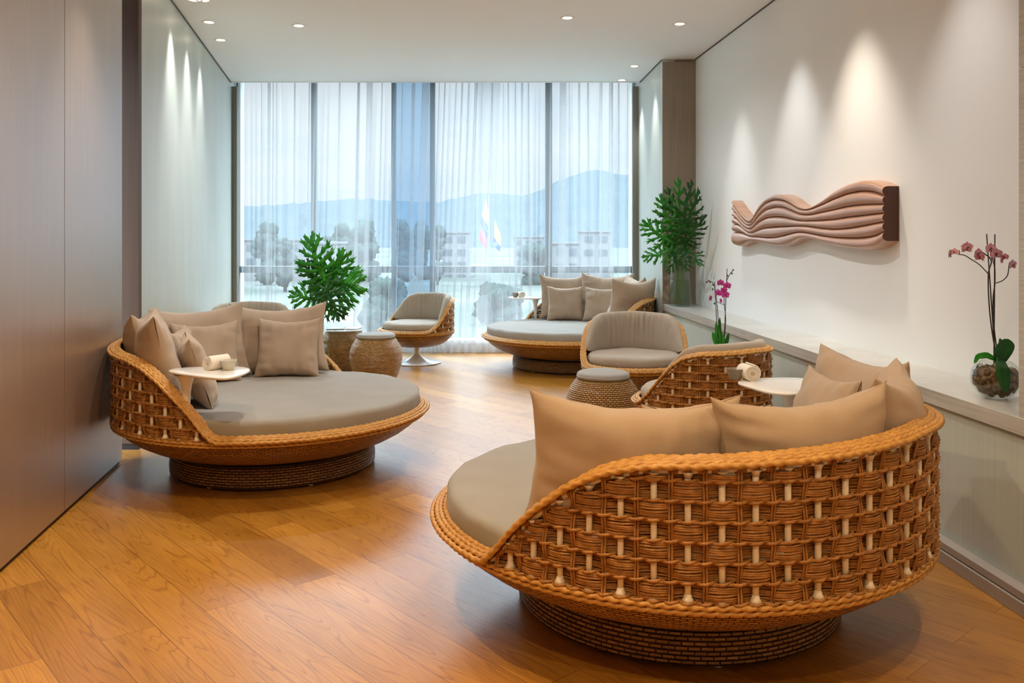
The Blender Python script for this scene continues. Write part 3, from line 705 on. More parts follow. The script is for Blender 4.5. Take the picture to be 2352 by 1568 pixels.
# ------------------------------------------------------------------ swivel chairs
CR = .41
C_H = [(0, .372), (9, .392), (20, .45), (32, .54), (43, .622), (53, .672), (66, .695), (118, .708)]
def make_chair():
    t = thing('swivel_chair', '', 'chair')
    prof = [(0, .183), (.16, .185), (.24, .197), (.31, .226), (.365, .27), (.395, .315), (.406, .352), (.40, .365), (0, .36)]
    Z = woven(t, CR, .372, 116, C_H, 16, .046, 5, prof, .0075, 4, .011, .0085, M['rattan'])
    b = MB(); b.lathe([(0, .001), (.262, .001), (.268, .006), (.266, .012), (.20, .020), (.14, .032), (.09, .052), (.055, .078), (.036, .098), (.030, .108), (.029, .19)], 64); b.build('pedestal', M['lacq'], t, ang=60)
    disc_cushion('seat_cushion', .365, .370, .452, M['chairfab'], t, n=96, rnd_=.034, dome=.014, wr=.005, seed=4)
    # curved, gathered back cushion
    g = []; na = 150; nv = 26
    for i in range(na):
        s_ = -1+2*i/(na-1); a = radians(93)*s_
        zt_ = float(Z(np.array([a]))[0]); zt_ = max(zt_+.050, .49); end = max(0, 1-abs(s_)**10)**.5
        zb = .437; hh = zt_-zb; thk = .088*(.62+.38*(1-s_**4))*max(end, .05); ring = []
        gather = (1-s_*s_)
        for k in range(nv):
            q = 2*pi*k/nv; cu = math.copysign(abs(cos(q))**.62, cos(q)); su = math.copysign(abs(sin(q))**.62, sin(q))
            v = (su+1)/2
            rr = CR-.026-thk/2-.012+thk/2*cu+.018*v
            if cu < 0:
                fold = noise.noise(Vector((a*13+1.3*noise.noise(Vector((a*4, v*1.5, 0))), v*.7, 2)))+.5*noise.noise(Vector((a*27, v, 7)))
                rr += .017*fold*gather*(.3+v*.8)*(-cu)
                rr += .004*noise.noise(Vector((a*40, v*2, 5)))*(1-gather)
            if cu > .3: rr = min(rr, CR-.024+.012*v)
            zz = zb+hh*.5*(1+su*max(end, .05)*1.0)
            ring.append((rr*cos(a), rr*sin(a), zz))
        ring.append(ring[0]); g.append(ring)
    cap0 = np.mean(g[0][:-1], 0); cap1 = np.mean(g[-1][:-1], 0)
    g = [[tuple(cap0)]*(nv+1)]+g+[[tuple(cap1)]*(nv+1)]
    b = MB(); b.grid(np.array(g)); b.build('back_cushion', M['chairfab'], t, weld=True)
    return t
ch0 = make_chair()
for i, (x, y, a, lb) in enumerate([(-1.045, 9.49, 47, 'rattan swivel chair on white pedestal with grey cushions, before the tinted pane'),
                                   (.965, 6.86, 82, 'rattan swivel chair facing the camera with gathered beige back cushion'),
                                   (1.165, 5.32, -54, 'rattan swivel chair seen from behind, beyond the nearest daybed'),
                                   (-2.43, 8.02, 105, 'rattan swivel chair hidden behind the left daybed, only its curved top showing')]):
    c = ch0 if i == 0 else copy_tree(ch0)
    c.location = (x, y, 0); c.rotation_euler = (0, 0, radians(a)); tag(c, lb, 'chair', 'rattan swivel chairs')

# ------------------------------------------------------------------ stools and glass-top tables
def barrel(root, s=1., ztop=.405):
    b = MB(); pr = [(0, .006), (.165, .006), (.190, .012), (.215, .07), (.240, .15), (.252, .22), (.250, .28), (.232, .335), (.205, .378), (.188, .400), (.178, ztop), (0, ztop)]
    P_ = np.array(pr); u = np.linspace(0, len(P_)-1, 56); pp = np.stack([np.interp(u, range(len(P_)), P_[:, 0]), np.interp(u, range(len(P_)), P_[:, 1])], -1)
    b.lathe(pp*np.array([s, 1]), 80); b.build('woven_body', M['stool'], root, uv=True)
st0 = thing('stool', '', 'stool'); barrel(st0)
disc_cushion('seat_pad', .183, .406, .450, M['fabric'], st0, n=64, rnd_=.020, dome=.010, wr=.003, seed=2)
for i, (x, y, lb) in enumerate([(-1.302, 8.30, 'barrel-shaped woven stool with grey pad, left of the grey swivel chair'), (.620, 5.90, 'barrel-shaped woven stool with beige pad, behind the nearest daybed')]):
    c = st0 if i == 0 else copy_tree(st0)
    c.location = (x, y, 0); c.rotation_euler = (0, 0, i*.7); tag(c, lb, 'stool', 'barrel-shaped woven stools')
def glass_table(x, y, lb, s=1.):
    t = thing('side_table', lb, 'table', (x, y, 0), 0, 'woven barrel tables with glass tops'); barrel(t, s, .425)
    b = MB(); b.lathe([(0, .426), (.196*s, .426), (.200*s, .429), (.200*s, .434), (.196*s, .437), (0, .437)], 64); b.build('glass_top', M['glass'], t, ang=40)
glass_table(-1.72, 8.86, 'woven barrel table with glass top and books, left of the stool')
glass_table(1.47, 6.08, 'woven barrel table under the magenta orchid, hidden behind a swivel chair', .82)
def book(x, y, z, w, d, h, rz, mat, lb):
    t = thing('book', lb, 'book', (x, y, z), rz, 'books on the glass table')
    m = MB(); m.box(-w/2, w/2, -d/2, d/2, 0, .002); m.box(-w/2, w/2, -d/2, d/2, h-.002, h); m.box(-w/2, -w/2+.002, -d/2, d/2, 0, h); m.build('cover', mat, t, smooth=False)
    m = MB(); m.box(-w/2+.003, w/2-.004, -d/2+.004, d/2-.004, .002, h-.002); m.build('pages', M['paper'], t, smooth=False)
book(-1.80, 8.84, .438, .17, .22, .012, .15, M['book'], 'thin grey book lying on the left of the glass table')
book(-1.63, 8.87, .438, .15, .21, .009, -.1, M['bookw'], 'thin white book lying on the right of the glass table')

# ------------------------------------------------------------------ towels and bowls on the side tables
def rolled_towel(loc, rz, R, L, lb):
    t = thing('rolled_towel', lb, 'towel', loc, rz, 'rolled towels on the side tables')
    b = MB(); n = 200; prof = []
    # spiral seen at ends: sheet extruded along y
    turns = 3.2; g = []
    for i in range(n):
        f_ = i/(n-1); a = f_*turns*2*pi; r = R*(.18+.80*f_); g.append([(r*cos(a), y, R+r*sin(a)) for y in (-L/2, -L/2+.006, 0, L/2-.006, L/2)])
    b.grid(np.array(g)); o = b.build('towel_sheet', M['towel'], t)
    so = o.modifiers.new('thick', 'SOLIDIFY'); so.thickness = R*.20; so.offset = -1
    b = MB(); b.lathe([(0, -L/2+.008), (R*.93, -L/2+.008), (R*.93, L/2-.008), (0, L/2-.008)], 32)
    v = b.v[0].copy(); b.v[0] = np.stack([v[:, 0], v[:, 2], v[:, 1]+R], -1); b.build('towel_core', M['towel_in'], t, ang=40)
def small_bowl(loc, s, mat, lb):
    b = MB(); b.lathe([(0, .0), (.024*s, 0), (.026*s, .004), (.031*s, .018), (.040*s, .046), (.0425*s, .05), (.040*s, .0505), (.037*s, .046), (.028*s, .018), (.022*s, .008), (0, .008)], 40)
    o = b.build('small_bowl', mat, ang=50); o.location = loc; tag(o, lb, 'bowl', 'small bowls on the side tables')
def on_table(px, py, zt_=.6855):
    D = (H-zt_)*F/(py-Y0); return ((px-CX)/F*D, D, zt_)
rolled_towel(on_table(497, 847), radians(-32), .0345, .12, 'rolled cream towel on the left side table, left of the cream bowl')
small_bowl(on_table(525, 849), 1., M['ceramic'], 'small cream bowl next to the rolled towel on the left side table')
rolled_towel(on_table(1718, 871), radians(8), .036, .11, 'rolled white towel on the side table of the nearest daybed')
small_bowl(on_table(1689, 870), 1.05, M['ceramicd'], 'small grey-brown bowl beside the white towel on the nearest daybed table')
def on_far(px): return ((px-CX)/F*9.98, 9.98, .6855)
rolled_towel(on_far(1197), .2, .033, .11, 'rolled towel on the tiny far side table by the curtain')
small_bowl(on_far(1183.5), .95, M['ceramicd'], 'small grey bowl on the tiny far side table by the curtain')

# ------------------------------------------------------------------ leaves
def leaf_mesh(L, Wd, nl=7, seed=0, curl=.25):
    rs = random.Random(seed); b = MB()
    def strip(cl, ws, zoff):
        cl = np.array(cl, float); t = np.gradient(cl, axis=0); t /= np.linalg.norm(t, axis=1)[:, None]+1e-9; nn = np.stack([-t[:, 1], t[:, 0]], -1)
        g = np.zeros((len(cl), 3, 3))
        for j, sg in enumerate((-1, 0, 1)):
            xy = cl+nn*np.array(ws)[:, None]*sg; g[:, j, 0] = xy[:, 0]; g[:, j, 1] = xy[:, 1]; g[:, j, 2] = zoff+(.0 if sg == 0 else .012*np.array(ws)/.03)
        b.grid(g)
    # centre blade
    ys = np.linspace(0, L, 18); strip([(0.01*sin(y*9/L), y) for y in ys], [Wd*.13*(sin(pi*min(1, .18+.82*(1-y/L))))**.7*(1-.6*y/L)+.002 if y < L*.97 else .001 for y in ys], 0)
    for sd in (-1, 1):
        for i in range(nl):
            f_ = i/(nl-1); y0 = L*(.01+.80*f_**1.15); ang = radians(148-118*f_**.75+rs.uniform(-6, 6)); ln = Wd*(.62+.62*sin(pi*(.18+.66*f_))-.35*f_)*rs.uniform(.9, 1.1)
            n_ = 12; cl = []; x, y = 0, y0; a = pi/2-sd*ang
            for k in range(n_):
                cl.append((x, y)); st = ln/(n_-1); aa = a+sd*radians(20)*(k/n_)+.13*sin(k*1.1+i*2); x += st*cos(aa); y += st*sin(aa)
            wb = Wd*.062*rs.uniform(.85, 1.15); ws = [wb*(.75+.45*sin(pi*k/(n_-1)*1.1)+.22*sin(k*1.9+i))*(1 if k < n_-3 else (n_-1-k)/3.2)+.0008 for k in range(n_)]
            strip(cl, ws, .004*rs.uniform(-1, 1))
            for (k0, sg2, fr_) in ((4, 1, .30), (6, -1, .34), (8, 1, .24)):
                if rs.random() < .88:
                    x, y = cl[k0]; dx, dy = cl[k0+1][0]-x, cl[k0+1][1]-y; a2 = math.atan2(dy, dx)+sg2*radians(rs.uniform(32, 50)); c2 = []
                    for k in range(7):
                        c2.append((x, y)); a2 -= sg2*.07; x += ln*fr_/6*cos(a2); y += ln*fr_/6*sin(a2)
                    strip(c2, [wb*.55*(.8+.5*sin(pi*k/6)) if k < 5 else wb*.55*(6-k)*.4+.0006 for k in range(7)], .003*rs.uniform(-1, 1))
    v = np.concatenate(b.v)
    r2_ = (v[:, 0]**2+.5*(v[:, 1]-L*.3)**2)
    v[:, 2] += -curl*r2_/Wd*.9+.012*np.sin(v[:, 0]*40+seed)*np.sin(v[:, 1]*33)
    b.v = [v]; return b
def place_leaf(parent, origin, base, tip, half_w, mat, seed, face=(0, -1, .15), nl=7, curl=.25, roll=0):
    base = Vector(base); tip = Vector(tip); yv = (tip-base); L = yv.length; yv.normalize()
    f_ = Vector(face).normalized(); xv = yv.cross(f_).normalized(); zv = xv.cross(yv).normalized()
    Rm = Matrix((xv, yv, zv)).transposed().to_4x4() @ Matrix.Rotation(roll, 4, 'Y'); b = leaf_mesh(L, half_w, nl, seed, curl)
    v = b.v[0]; A = np.array(Rm.to_3x3()); b.v = [v @ A.T+np.array(base-Vector(origin))]
    o = b.build('leaf', mat, parent); so = o.modifiers.new('thick', 'SOLIDIFY'); so.thickness = .0012
    return o
# plant behind the left daybed
D1 = 8.35; v0 = Vector(((733-CX)/F*D1, D1, 0))
pl = thing('leafy_plant', 'large green split-leaf branches standing behind the left daybed', 'plant', v0)
vs = thing('glass_vase', 'tall clear glass floor vase behind the left daybed, almost hidden by cushions', 'vase', v0)
b = MB(); b.lathe([(0, .004), (.09, .004), (.10, .02), (.095, .25), (.055, .45), (.045, .56), (.048, .58), (.044, .56), (.052, .45), (.092, .25), (.096, .03), (0, .014)], 48); b.build('glass_body', M['glass'], vs)
b = MB(); b.lathe([(0, .016), (.09, .02), (.089, .25), (.072, .34), (0, .34)], 32); b.build('water', M['water'], vs)
LV = [((747, 655), (709, 543), 56, 'leaf', 1, (0, -1, .1), 0., 8), ((750, 658), (822, 652), 66, 'leaf', 2, (.25, -1, .2), .08, 8), ((747, 664), (779, 730), 44, 'leafd', 3, (.1, -1, -.3), -.05, 8),
      ((737, 690), (673, 676), 42, 'leaf', 4, (-.1, -1, .2), .05, 7), ((744, 655), (690, 606), 40, 'leafd', 5, (-.5, -.8, .3), .12, 7), ((748, 655), (795, 580), 50, 'leaf', 6, (.2, -1, .1), .1, 7)]
def stem_path(a, b_, c, n=12):
    return [tuple((1-t)**2*Vector(a)+2*t*(1-t)*Vector(b_)+t*t*Vector(c)) for t in np.linspace(0, 1, n)]
for (bx_, tx_, hw, mt, sd, fc, dd, nl) in LV:
    bs = P(*bx_, D1+dd); tp = P(*tx_, D1+dd-.08); place_leaf(pl, v0, bs, tp, hw*D1/F, M[mt], sd, fc, nl=nl)
    m = MB(); m.tube(stem_path(Vector((rnd.uniform(-.02, .02), rnd.uniform(-.02, .02), .05)), Vector((.0, 0, .62)), bs-v0), .004, 6, ref=(1, 0, 0)); m.build('stem', M['stem'], pl)
# vase on the ledge
D2 = 8.46; v0 = Vector(((1562-CX)/F*D2, D2, .7005))
vs = thing('glass_vase', 'tall clear bottle vase half full of water on the stone ledge', 'vase', v0)
k = D2/F
prof_o = [(0, .003), (.098, .003), (.110, .012), (.111, .035), (.106, .10), (.098, .22), (.090, .34), (.084, .44), (.076, .49), (.055, .525), (.042, .545), (.040, .575), (.046, .59)]
prof_i = [(r-.004, z) for r, z in prof_o[::-1] if r > .03 and z > .012]+[(.09, .014), (0, .02)]
b = MB(); b.lathe(prof_o+prof_i, 56); b.build('glass_body', M['glass'], vs)
b = MB(); b.lathe([(0, .021), (.089, .016), (.1055, .036), (.1005, .10), (.0925, .22), (.0905, .255), (0, .255)], 40); b.build('water', M['water'], vs)
pl = thing('leafy_plant', 'large dark green split leaves fanned out of the bottle vase on the ledge', 'plant', v0)
LV = [((1561, 556), (1560, 400), 36, 'leaf', 11, (0, -1, .1), 0., 8), ((1556, 560), (1512, 444), 42, 'leaf', 12, (-.2, -1, .1), .03, 8), ((1552, 566), (1474, 508), 40, 'leaf', 13, (-.2, -1, .3), -.02, 8),
      ((1550, 574), (1476, 592), 32, 'leaf', 14, (0, -1, .3), -.06, 7), ((1568, 556), (1606, 436), 34, 'leafd', 15, (.1, -1, .1), -.45, 8), ((1570, 562), (1618, 500), 32, 'leafd', 16, (.1, -1, .1), -.6, 8),
      ((1572, 570), (1610, 606), 28, 'leafd', 17, (0, -1, .2), -.55, 7), ((1558, 578), (1534, 624), 24, 'leafd', 18, (0, -1, .2), -.1, 6), ((1566, 580), (1580, 622), 20, 'leafd', 19, (0, -1, .2), -.1, 6),
      ((1563, 540), (1590, 410), 34, 'leafd', 20, (0, -1, .1), -.12, 7), ((1558, 545), (1532, 425), 34, 'leafd', 21, (0, -1, .1), .04, 7)]
for n_, (bx_, tx_, hw, mt, sd, fc, dd, nl) in enumerate(LV):
    bs = P(*bx_, D2+dd*.4); tp = P(*tx_, D2+dd); place_leaf(pl, v0, bs, tp, hw*D2/F, M[mt], sd, fc, nl=nl, curl=.15)
    a = n_*2.4; m = MB(); m.tube(stem_path(Vector((.06*cos(a), .06*sin(a), .03)), Vector((.03*cos(a), .03*sin(a), .35)), Vector((.02*cos(a), .02*sin(a), .57)))+[tuple(bs-v0)], .0042, 6, ref=(1, 0, 0)); m.build('stem', M['stem'], pl)

# ------------------------------------------------------------------ orchids
def petal(b, L, Wd, ang, tilt, cup=.2, mi=0):
    U, V = 9, 7; g = np.zeros((U, V, 3))
    for i in range(U):
        t = i/(U-1); w = Wd*(sin(pi*min(1, t*.92+.06)))**.6
        for j in range(V):
            s_ = -1+2*j/(V-1); x = s_*w*.5; y = L*t*(1-.10*abs(s_)*t); z = tilt*y-cup*(x*x)/Wd*2-cup*.4*y*y/L
            c, s2 = cos(ang), sin(ang); g[i, j] = (x*c-y*s2, x*s2+y*c, z)
    b.grid(g, mi=mi)
def flower(parent, origin, pos, r, yaw, pitch, mat, lipm):
    b = MB()
    for a in (0, 2.15, -2.15): petal(b, r*.95, r*.62, a, .05)
    for a in (1.25, -1.25): petal(b, r*1.0, r*1.0, a, .12)
    Rm = np.array((Matrix.Rotation(yaw, 3, 'Z') @ Matrix.Rotation(pi/2+pitch, 3, 'X')))
    b.v = [v @ Rm.T+np.array(Vector(pos)-Vector(origin)) for v in b.v]; o = b.build('flower', mat, parent)
    l = MB(); petal(l, r*.5, r*.36, pi, .6, .6); petal(l, r*.22, r*.2, .9, 1.2, .3); petal(l, r*.22, r*.2, -.9, 1.2, .3)
    l.v = [v @ Rm.T+np.array(Vector(pos)-Vector(origin))+Rm[:, 2]*r*.06 for v in l.v]; l.build('flower_lip', lipm, o)
def strap_leaf(parent, pts, w, mat):
    p = np.array([tuple(q) for q in pts]); n = 14; u = np.linspace(0, len(p)-1, n)
    c = np.stack([np.interp(u, range(len(p)), p[:, k]) for k in range(3)], -1); t = np.gradient(c, axis=0); t /= np.linalg.norm(t, axis=1)[:, None]
    sd = np.cross(t, (0, -1, .2)); sd /= np.linalg.norm(sd, axis=1)[:, None]+1e-9; up = np.cross(sd, t); g = np.zeros((n, 5, 3))
    for j, s_ in enumerate((-1, -.5, 0, .5, 1)):
        ww = w*np.clip(np.sin(pi*np.clip(np.linspace(.12, 1, n), 0, 1)), 0, 1)**.55
        g[:, j] = c+sd*(s_*ww)[:, None]+up*(abs(s_)*ww*.35)[:, None]
    b = MB(); b.grid(g); o = b.build('leaf', mat, parent); m = o.modifiers.new('thick', 'SOLIDIFY'); m.thickness = .002
def tube_part(name, parent, origin, pts, r, mat, smooth_n=0):
    p = [Vector(q)-origin for q in pts]
    if smooth_n:
        m_ = len(p); sm = []
        for q in np.linspace(0, m_-1.001, smooth_n):
            i = int(q); f_ = q-i; g4 = [p[min(max(i+k_, 0), m_-1)] for k_ in (-1, 0, 1, 2)]
            sm.append(.5*((2*g4[1])+(-g4[0]+g4[2])*f_+(2*g4[0]-5*g4[1]+4*g4[2]-g4[3])*f_**2+(-g4[0]+3*g4[1]-3*g4[2]+g4[3])*f_**3))
        p = sm
    b = MB(); b.tube([tuple(q) for q in p], r, 7, ref=(.3, .9, .1)); return b.build(name, mat, parent)
def bud(b, pos, r):
    b.lathe([(0, -r), (r*.7, -r*.6), (r*.8, 0), (r*.5, r*.8), (0, r*1.2)], 10, c=tuple(pos))
# magenta orchid
Dm = 6.08; o0 = Vector(((1655-CX)/F*Dm, Dm, .438)); k = Dm/F
oc = thing('potted_orchid', 'magenta orchid with two dark stems behind the swivel chairs', 'orchid', o0)
b = MB(); b.lathe([(0, 0), (.045, 0), (.058, .10), (.06, .12), (.054, .12), (.05, .10), (0, .10)], 32); b.build('pot', M['ceramic'], oc, ang=45)
tube_part('stake', oc, o0, [P(1641, 646, Dm), P(1650, 810, Dm)], .0028, M['ostem']); tube_part('stake', oc, o0, [P(1670, 617, Dm), P(1662, 810, Dm)], .0028, M['ostem'])
tube_part('stem', oc, o0, [P(1652, 810, Dm), P(1650, 740, Dm-.01), P(1646, 690, Dm-.01), P(1640, 655, Dm-.01), P(1630, 645, Dm), P(1622, 650, Dm)], .0026, M['ostem'], 30)
tube_part('stem', oc, o0, [P(1660, 810, Dm), P(1667, 740, Dm-.01), P(1663, 690, Dm-.01), P(1668, 650, Dm-.01), P(1675, 632, Dm), P(1684, 620, Dm)], .0026, M['ostem'], 30)
tube_part('stem', oc, o0, [P(1646, 692, Dm), P(1656, 697, Dm-.01), P(1665, 700, Dm)], .002, M['ostem'], 12)
for (x, y, r, yw, pt_) in [(1654.7, 649.7, 9, .3, .1), (1670, 656, 9.5, -.4, 0), (1649.6, 673, 9.5, .3, 0), (1666, 677, 9.5, -.2, -.1), (1632, 685, 8, .9, 0), (1656, 691, 7, .9, -.2), (1663, 666, 8, -.6, .1)]:
    flower(oc, o0, P(x, y, Dm-.03), r*k*1.12, yw, pt_, M['magenta'], M['lip'])
for (x, y) in [(1671, 633), (1681, 628), (1684, 620), (1638, 654), (1631, 648), (1627, 645), (1623, 648), (1637, 664), (1641, 697)]:
    b = MB(); bud(b, P(x, y, Dm)-o0, 2.3*k); b.build('bud', M['ostem'], oc)
for pts, w in [([(1652, 800), (1643, 780), (1636, 762)], 7), ([(1653, 800), (1648, 768), (1644, 740)], 6), ([(1655, 800), (1652, 770), (1653, 727)], 5), ([(1656, 800), (1658, 780), (1654, 758)], 7), ([(1658, 802), (1668, 785), (1674, 764)], 5)]:
    strap_leaf(oc, [P(x, y, Dm-.02)-o0 for x, y in pts], w*k, M['leaf'] if w > 5 else M['leafd'])
# pink orchid in the glass bowl
Dp = 3.56; o0 = Vector(((2288-CX)/F*Dp, Dp, .7005)); k = Dp/F
oc = thing('potted_orchid', 'pale pink orchid on tall dark stems in a round glass bowl on the ledge', 'orchid', o0)
s_ = .0965
pr = [(0, 0)]+[(s_*cos(t), .085+.088*sin(t)) for t in np.linspace(-1.15, .95, 20)]; pr[0] = (0, pr[1][1])
pin = [(max(0, r-.004), z+(.003 if z < .05 else 0)) for r, z in pr[::-1]]
b = MB(); b.lathe([(r, z-pr[1][1]) for r, z in pr+pin], 64); b.build('glass_bowl', M['glass'], oc)
g = []
for i in range(44):
    a = 2*pi*i/44; col = []
    for j in range(22):
        t = -1.1+j/21*(1.1+1.57); r = s_-.008; n_ = 1+.14*noise.noise(Vector((cos(a)*5*cos(t), sin(a)*5*cos(t), t*5)))-.05
        zz = (.085+.080*sin(min(t, .55))*n_-pr[1][1])+.01*noise.noise(Vector((a*2, t*3, 1))) ; rr = r*cos(t)*n_ if t < .55 else r*cos(.55)*n_*max(0, (1.57-t)/(1.02))
        col.append((rr*cos(a), rr*sin(a), max(.006, zz)))
    g.append(col)
b = MB(); b.grid(np.array(g), closed_u=True)
for i in range(90):   # tangled roots
    a = rnd.uniform(0, 2*pi); z = rnd.uniform(.03, .125); pts = []
    for q in range(6):
        r = math.sqrt(max(.0001, (s_-.010)**2-(z+pr[1][1]-.085)**2))*rnd.uniform(.9, .985); pts.append((r*cos(a), r*sin(a), z)); a += rnd.uniform(-.3, .3); z = min(.13, max(.02, z+rnd.uniform(-.015, .015)))
    b.tube(pts, .0014, 4)
b.build('roots_and_bark', M['roots'], oc)
tube_part('stake', oc, o0, [P(2266, 537, Dp), P(2287, 835, Dp)], .0026, M['ostem']); tube_part('stake', oc, o0, [P(2285, 538, Dp), P(2283, 835, Dp)], .0026, M['ostem'])
tube_part('stem', oc, o0, [P(2293, 835, Dp), P(2280, 770, Dp-.01), P(2272, 700, Dp-.01), P(2270, 630, Dp-.01), P(2277, 600, Dp), P(2265, 585, Dp), P(2245, 575, Dp)], .0027, M['ostem'], 40)
tube_part('stem', oc, o0, [P(2271, 630, Dp), P(2250, 608, Dp-.02), P(2230, 595, Dp-.02), P(2215, 586, Dp-.02), P(2200, 584, Dp)], .0021, M['ostem'], 20)
tube_part('stem', oc, o0, [P(2295, 835, Dp), P(2284, 760, Dp-.01), P(2281, 690, Dp-.01), P(2285, 650, Dp-.01), P(2284, 610, Dp), P(2275, 585, Dp)], .0027, M['ostem'], 40)
tube_part('stem', oc, o0, [P(2287, 650, Dp), P(2303, 644, Dp), P(2314, 632, Dp), P(2317, 615, Dp), P(2318, 605, Dp)], .0021, M['ostem'], 20)
for (x, y, r, yw, pt_) in [(2182, 584, 12, .8, 0), (2192, 578, 9, -.9, 0), (2203, 580, 8, .9, 0), (2221, 569, 15, .1, .1), (2246, 582, 14, .5, .2), (2258, 593, 13, 1.0, .1), (2250, 590, 11, -.5, .2), (2275, 571, 14, .2, .1), (2288, 583, 14, -.2, .1), (2281, 597, 9, .9, 0), (2301, 597, 12, .8, 0), (2308, 590, 9, -.9, 0), (2326, 608, 13, .4, 0)]:
    flower(oc, o0, P(x, y, Dp-.03+.012*sin(x)), r*k*1.1, yw, pt_, M['pinkp'], M['lipd'])
for pts, w, mt in [([(2285, 825), (2265, 815), (2245, 818), (2237, 835)], 7, 'leaf'), ([(2294, 830), (2300, 808), (2312, 788), (2316, 778)], 19, 'leafd'), ([(2290, 826), (2300, 800), (2296, 776)], 8, 'leafd')]:
    strap_leaf(oc, [P(x, y, Dp-.03)-o0 for x, y in pts], w*k, M[mt])
strap_leaf(oc, [P(2296, 826, Dp-.06)-o0, P(2299, 845, Dp-.105)-o0, P(2303, 872, Dp-.115)-o0, P(2310, 902, Dp-.11)-o0], 16*k, M['leafd'])

# ------------------------------------------------------------------ wavy wall sculpture
sc_ = 460/2352.
def xw(px, prot):   # distance where the pixel column meets the plane prot in front of the right wall
    return (1.856+.064*8.75-prot)/((px-CX)/F+.064)
xs = [215, 260, 300, 350, 400, 435, 470, 520, 600, 700, 800, 900, 950, 1000, 1080, 1150, 1250, 1400, 1550, 1700, 1800, 1900, 1990]
lines = [
 [400, 470, 530, 590, 625, 632, 575, 470, 385, 338, 345, 398, 442, 480, 502, 482, 420, 300, 222, 176, 172, 195, 245],
 [445, 520, 575, 640, 678, 672, 612, 530, 440, 400, 408, 452, 488, 512, 523, 505, 460, 385, 325, 298, 300, 322, 358],
 [530, 560, 620, 680, 708, 700, 660, 590, 515, 484, 488, 528, 552, 570, 580, 572, 548, 515, 480, 462, 457, 455, 452],
 [600, 625, 665, 720, 752, 748, 712, 660, 610, 600, 606, 628, 640, 650, 650, 648, 643, 630, 606, 590, 578, 567, 558],
 [685, 690, 705, 750, 792, 796, 782, 750, 728, 720, 716, 712, 710, 708, 712, 722, 738, 750, 738, 712, 692, 672, 660],
 [775, 778, 782, 800, 828, 834, 836, 840, 848, 845, 820, 792, 783, 780, 790, 803, 824, 845, 852, 850, 840, 815, 768],
 [930, 952, 948, 915, 893, 888, 890, 900, 920, 945, 950, 912, 880, 862, 853, 868, 900, 940, 970, 990, 988, 960, 880]]
ws = thing('wall_sculpture', 'long wavy wall sculpture of six stacked carved copper-brown wooden strips', 'sculpture', (wx(6.0)-.06, 6.0, 1.42))
so_ = Vector(ws.location); FX = np.linspace(215, 1990, 110)
for k in range(6):
    top = np.interp(FX, xs, lines[k]); bot = np.interp(FX, xs, lines[k+1])
    ker = np.hanning(7); ker /= ker.sum()
    for arr in (top, bot):
        e_ = np.concatenate([[arr[0]]*3, arr, [arr[-1]]*3]); arr[:] = np.convolve(e_, ker, 'valid')
    g = []
    for x, t_, b_ in zip(FX, top, bot):
        px, yt_, yb_ = 1640+x*sc_, 380+t_*sc_, 380+b_*sc_
        D = xw(px, .085); zt_ = H-(yt_-Y0)*D/F; zb_ = H-(yb_-Y0)*D/F; zm, hh = (zt_+zb_)/2, (zt_-zb_)/2
        ring = []
        bulge = .010+.5*hh
        W0 = wx(D)-.0005
        ring.append((W0, D, zt_)); ring.append((W0-.085+bulge*1.1, D, zt_))
        for q in np.linspace(pi/2, -pi/2, 11): ring.append((W0-.085+bulge-bulge*1.25*cos(q), D, zm+hh*sin(q)))
        ring.append((W0-.085+bulge*1.1, D, zb_)); ring.append((W0, D, zb_))
        ring.append(ring[0]); g.append(ring)
    g = np.array(g)-np.array(so_); b = MB(); b.grid(g)
    n_ = g.shape[1]-1
    b.add(g[-1][:n_], [tuple(range(n_))], mi=1); b.add(g[0][:n_], [tuple(range(n_))[::-1]], mi=0)
    b.build('wave_strip', [M['wave'], M['wave_end']], ws, ang=50)

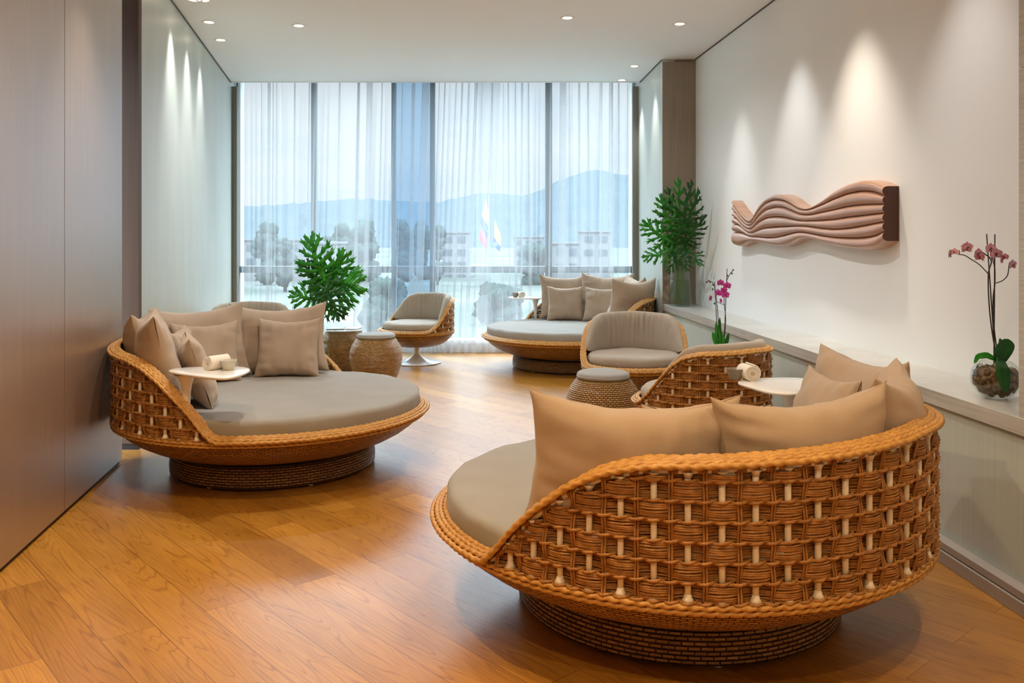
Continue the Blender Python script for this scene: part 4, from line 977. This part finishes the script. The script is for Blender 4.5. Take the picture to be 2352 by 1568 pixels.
# ------------------------------------------------------------------ ceiling downlights
def downlight(x, y, watts, label, group, tilt=(0, 0), size=70, blend=1., rad=.03, col=None):
    t = thing('ceiling_downlight', label, 'ceiling light', (x, y, ZC), 0, group)
    b = MB(); b.lathe([(.036, .03), (.040, -.001), (.058, -.005), (.060, -.001), (.060, .004)], 32); b.build('trim_ring', M['lid'], t)
    b = MB(); b.lathe([(0, -.0015), (.036, -.0015)], 24); b.build('lamp_lens', M['bulb'], t)
    d = bpy.data.lights.new('lamp_light', 'SPOT'); d.energy = watts; d.color = col or LAMP_COL; d.spot_size = radians(size); d.spot_blend = blend; d.shadow_soft_size = rad
    o = bpy.data.objects.new('lamp_light', d); COL.objects.link(o); o.parent = t; o.location = (0, 0, -.02); o.rotation_euler = (tilt[0], tilt[1], 0)
vis = [((447, 0), 'recessed downlight at the top edge, nearest of the left row'), ((480, 51), 'recessed downlight in the middle of the left row by the green wall'), ((507, 92), 'recessed downlight farthest of the left row by the green wall'),
       ((686, 59), 'recessed downlight alone left of the ceiling middle'), ((1303, 41), 'recessed downlight right of the ceiling middle'), ((1561, 55), 'recessed downlight nearest the white wall at right'),
       ((1457, 152), 'recessed downlight nearer of the two by the right window corner'), ((1428, 184), 'recessed downlight farthest, just above the right curtain')]
for i, ((x, y), lb) in enumerate(vis):
    D = (ZC-H)*F/(Y0-y); X = (x-CX)/F*D
    wash = i in (0, 1, 2, 5, 6, 7)
    sd = -1 if i in (0, 1, 2) else 1
    downlight(X, D, WASH_W*.55 if wash else LAMP_W, lb, 'recessed ceiling downlights', (0, radians(-14*sd) if wash else 0), 48 if wash else 150)
OFF = 'recessed downlights in the ceiling outside the view'
for (x, y, w, tl, sz) in [(.455, 4.9, .8, 0, 150), (-.1, 2.0, .75, 0, 150), (-1.0, 4.4, .8, 0, 150), (-1.0, 2.4, 1.35, 0, 150), (.45, .1, .9, 0, 150), (-.75, .3, 1.2, 0, 150), (1.35, 1.6, .7, 0, 150),
                          (1.62, 5.15, 1.1, -10, 62), (1.58, 6.1, .6, -10, 62), (1.70, 4.0, .4, -10, 66), (1.78, 2.6, .3, -10, 70), (-1.75, 4.55, .8, 12, 60), (-1.5, 3.2, .5, 12, 60), (-2.35, 6.6, .3, 8, 60)]:
    downlight(x, y, LAMP_W*w, 'small round recessed ceiling downlight outside the picture', OFF, (0, radians(tl)), sz, 1., .045 if tl else .03, WARM_COL if (y < 3 and not tl) else ((1, .84, .66) if (x, y) == (1.62, 5.15) else None))
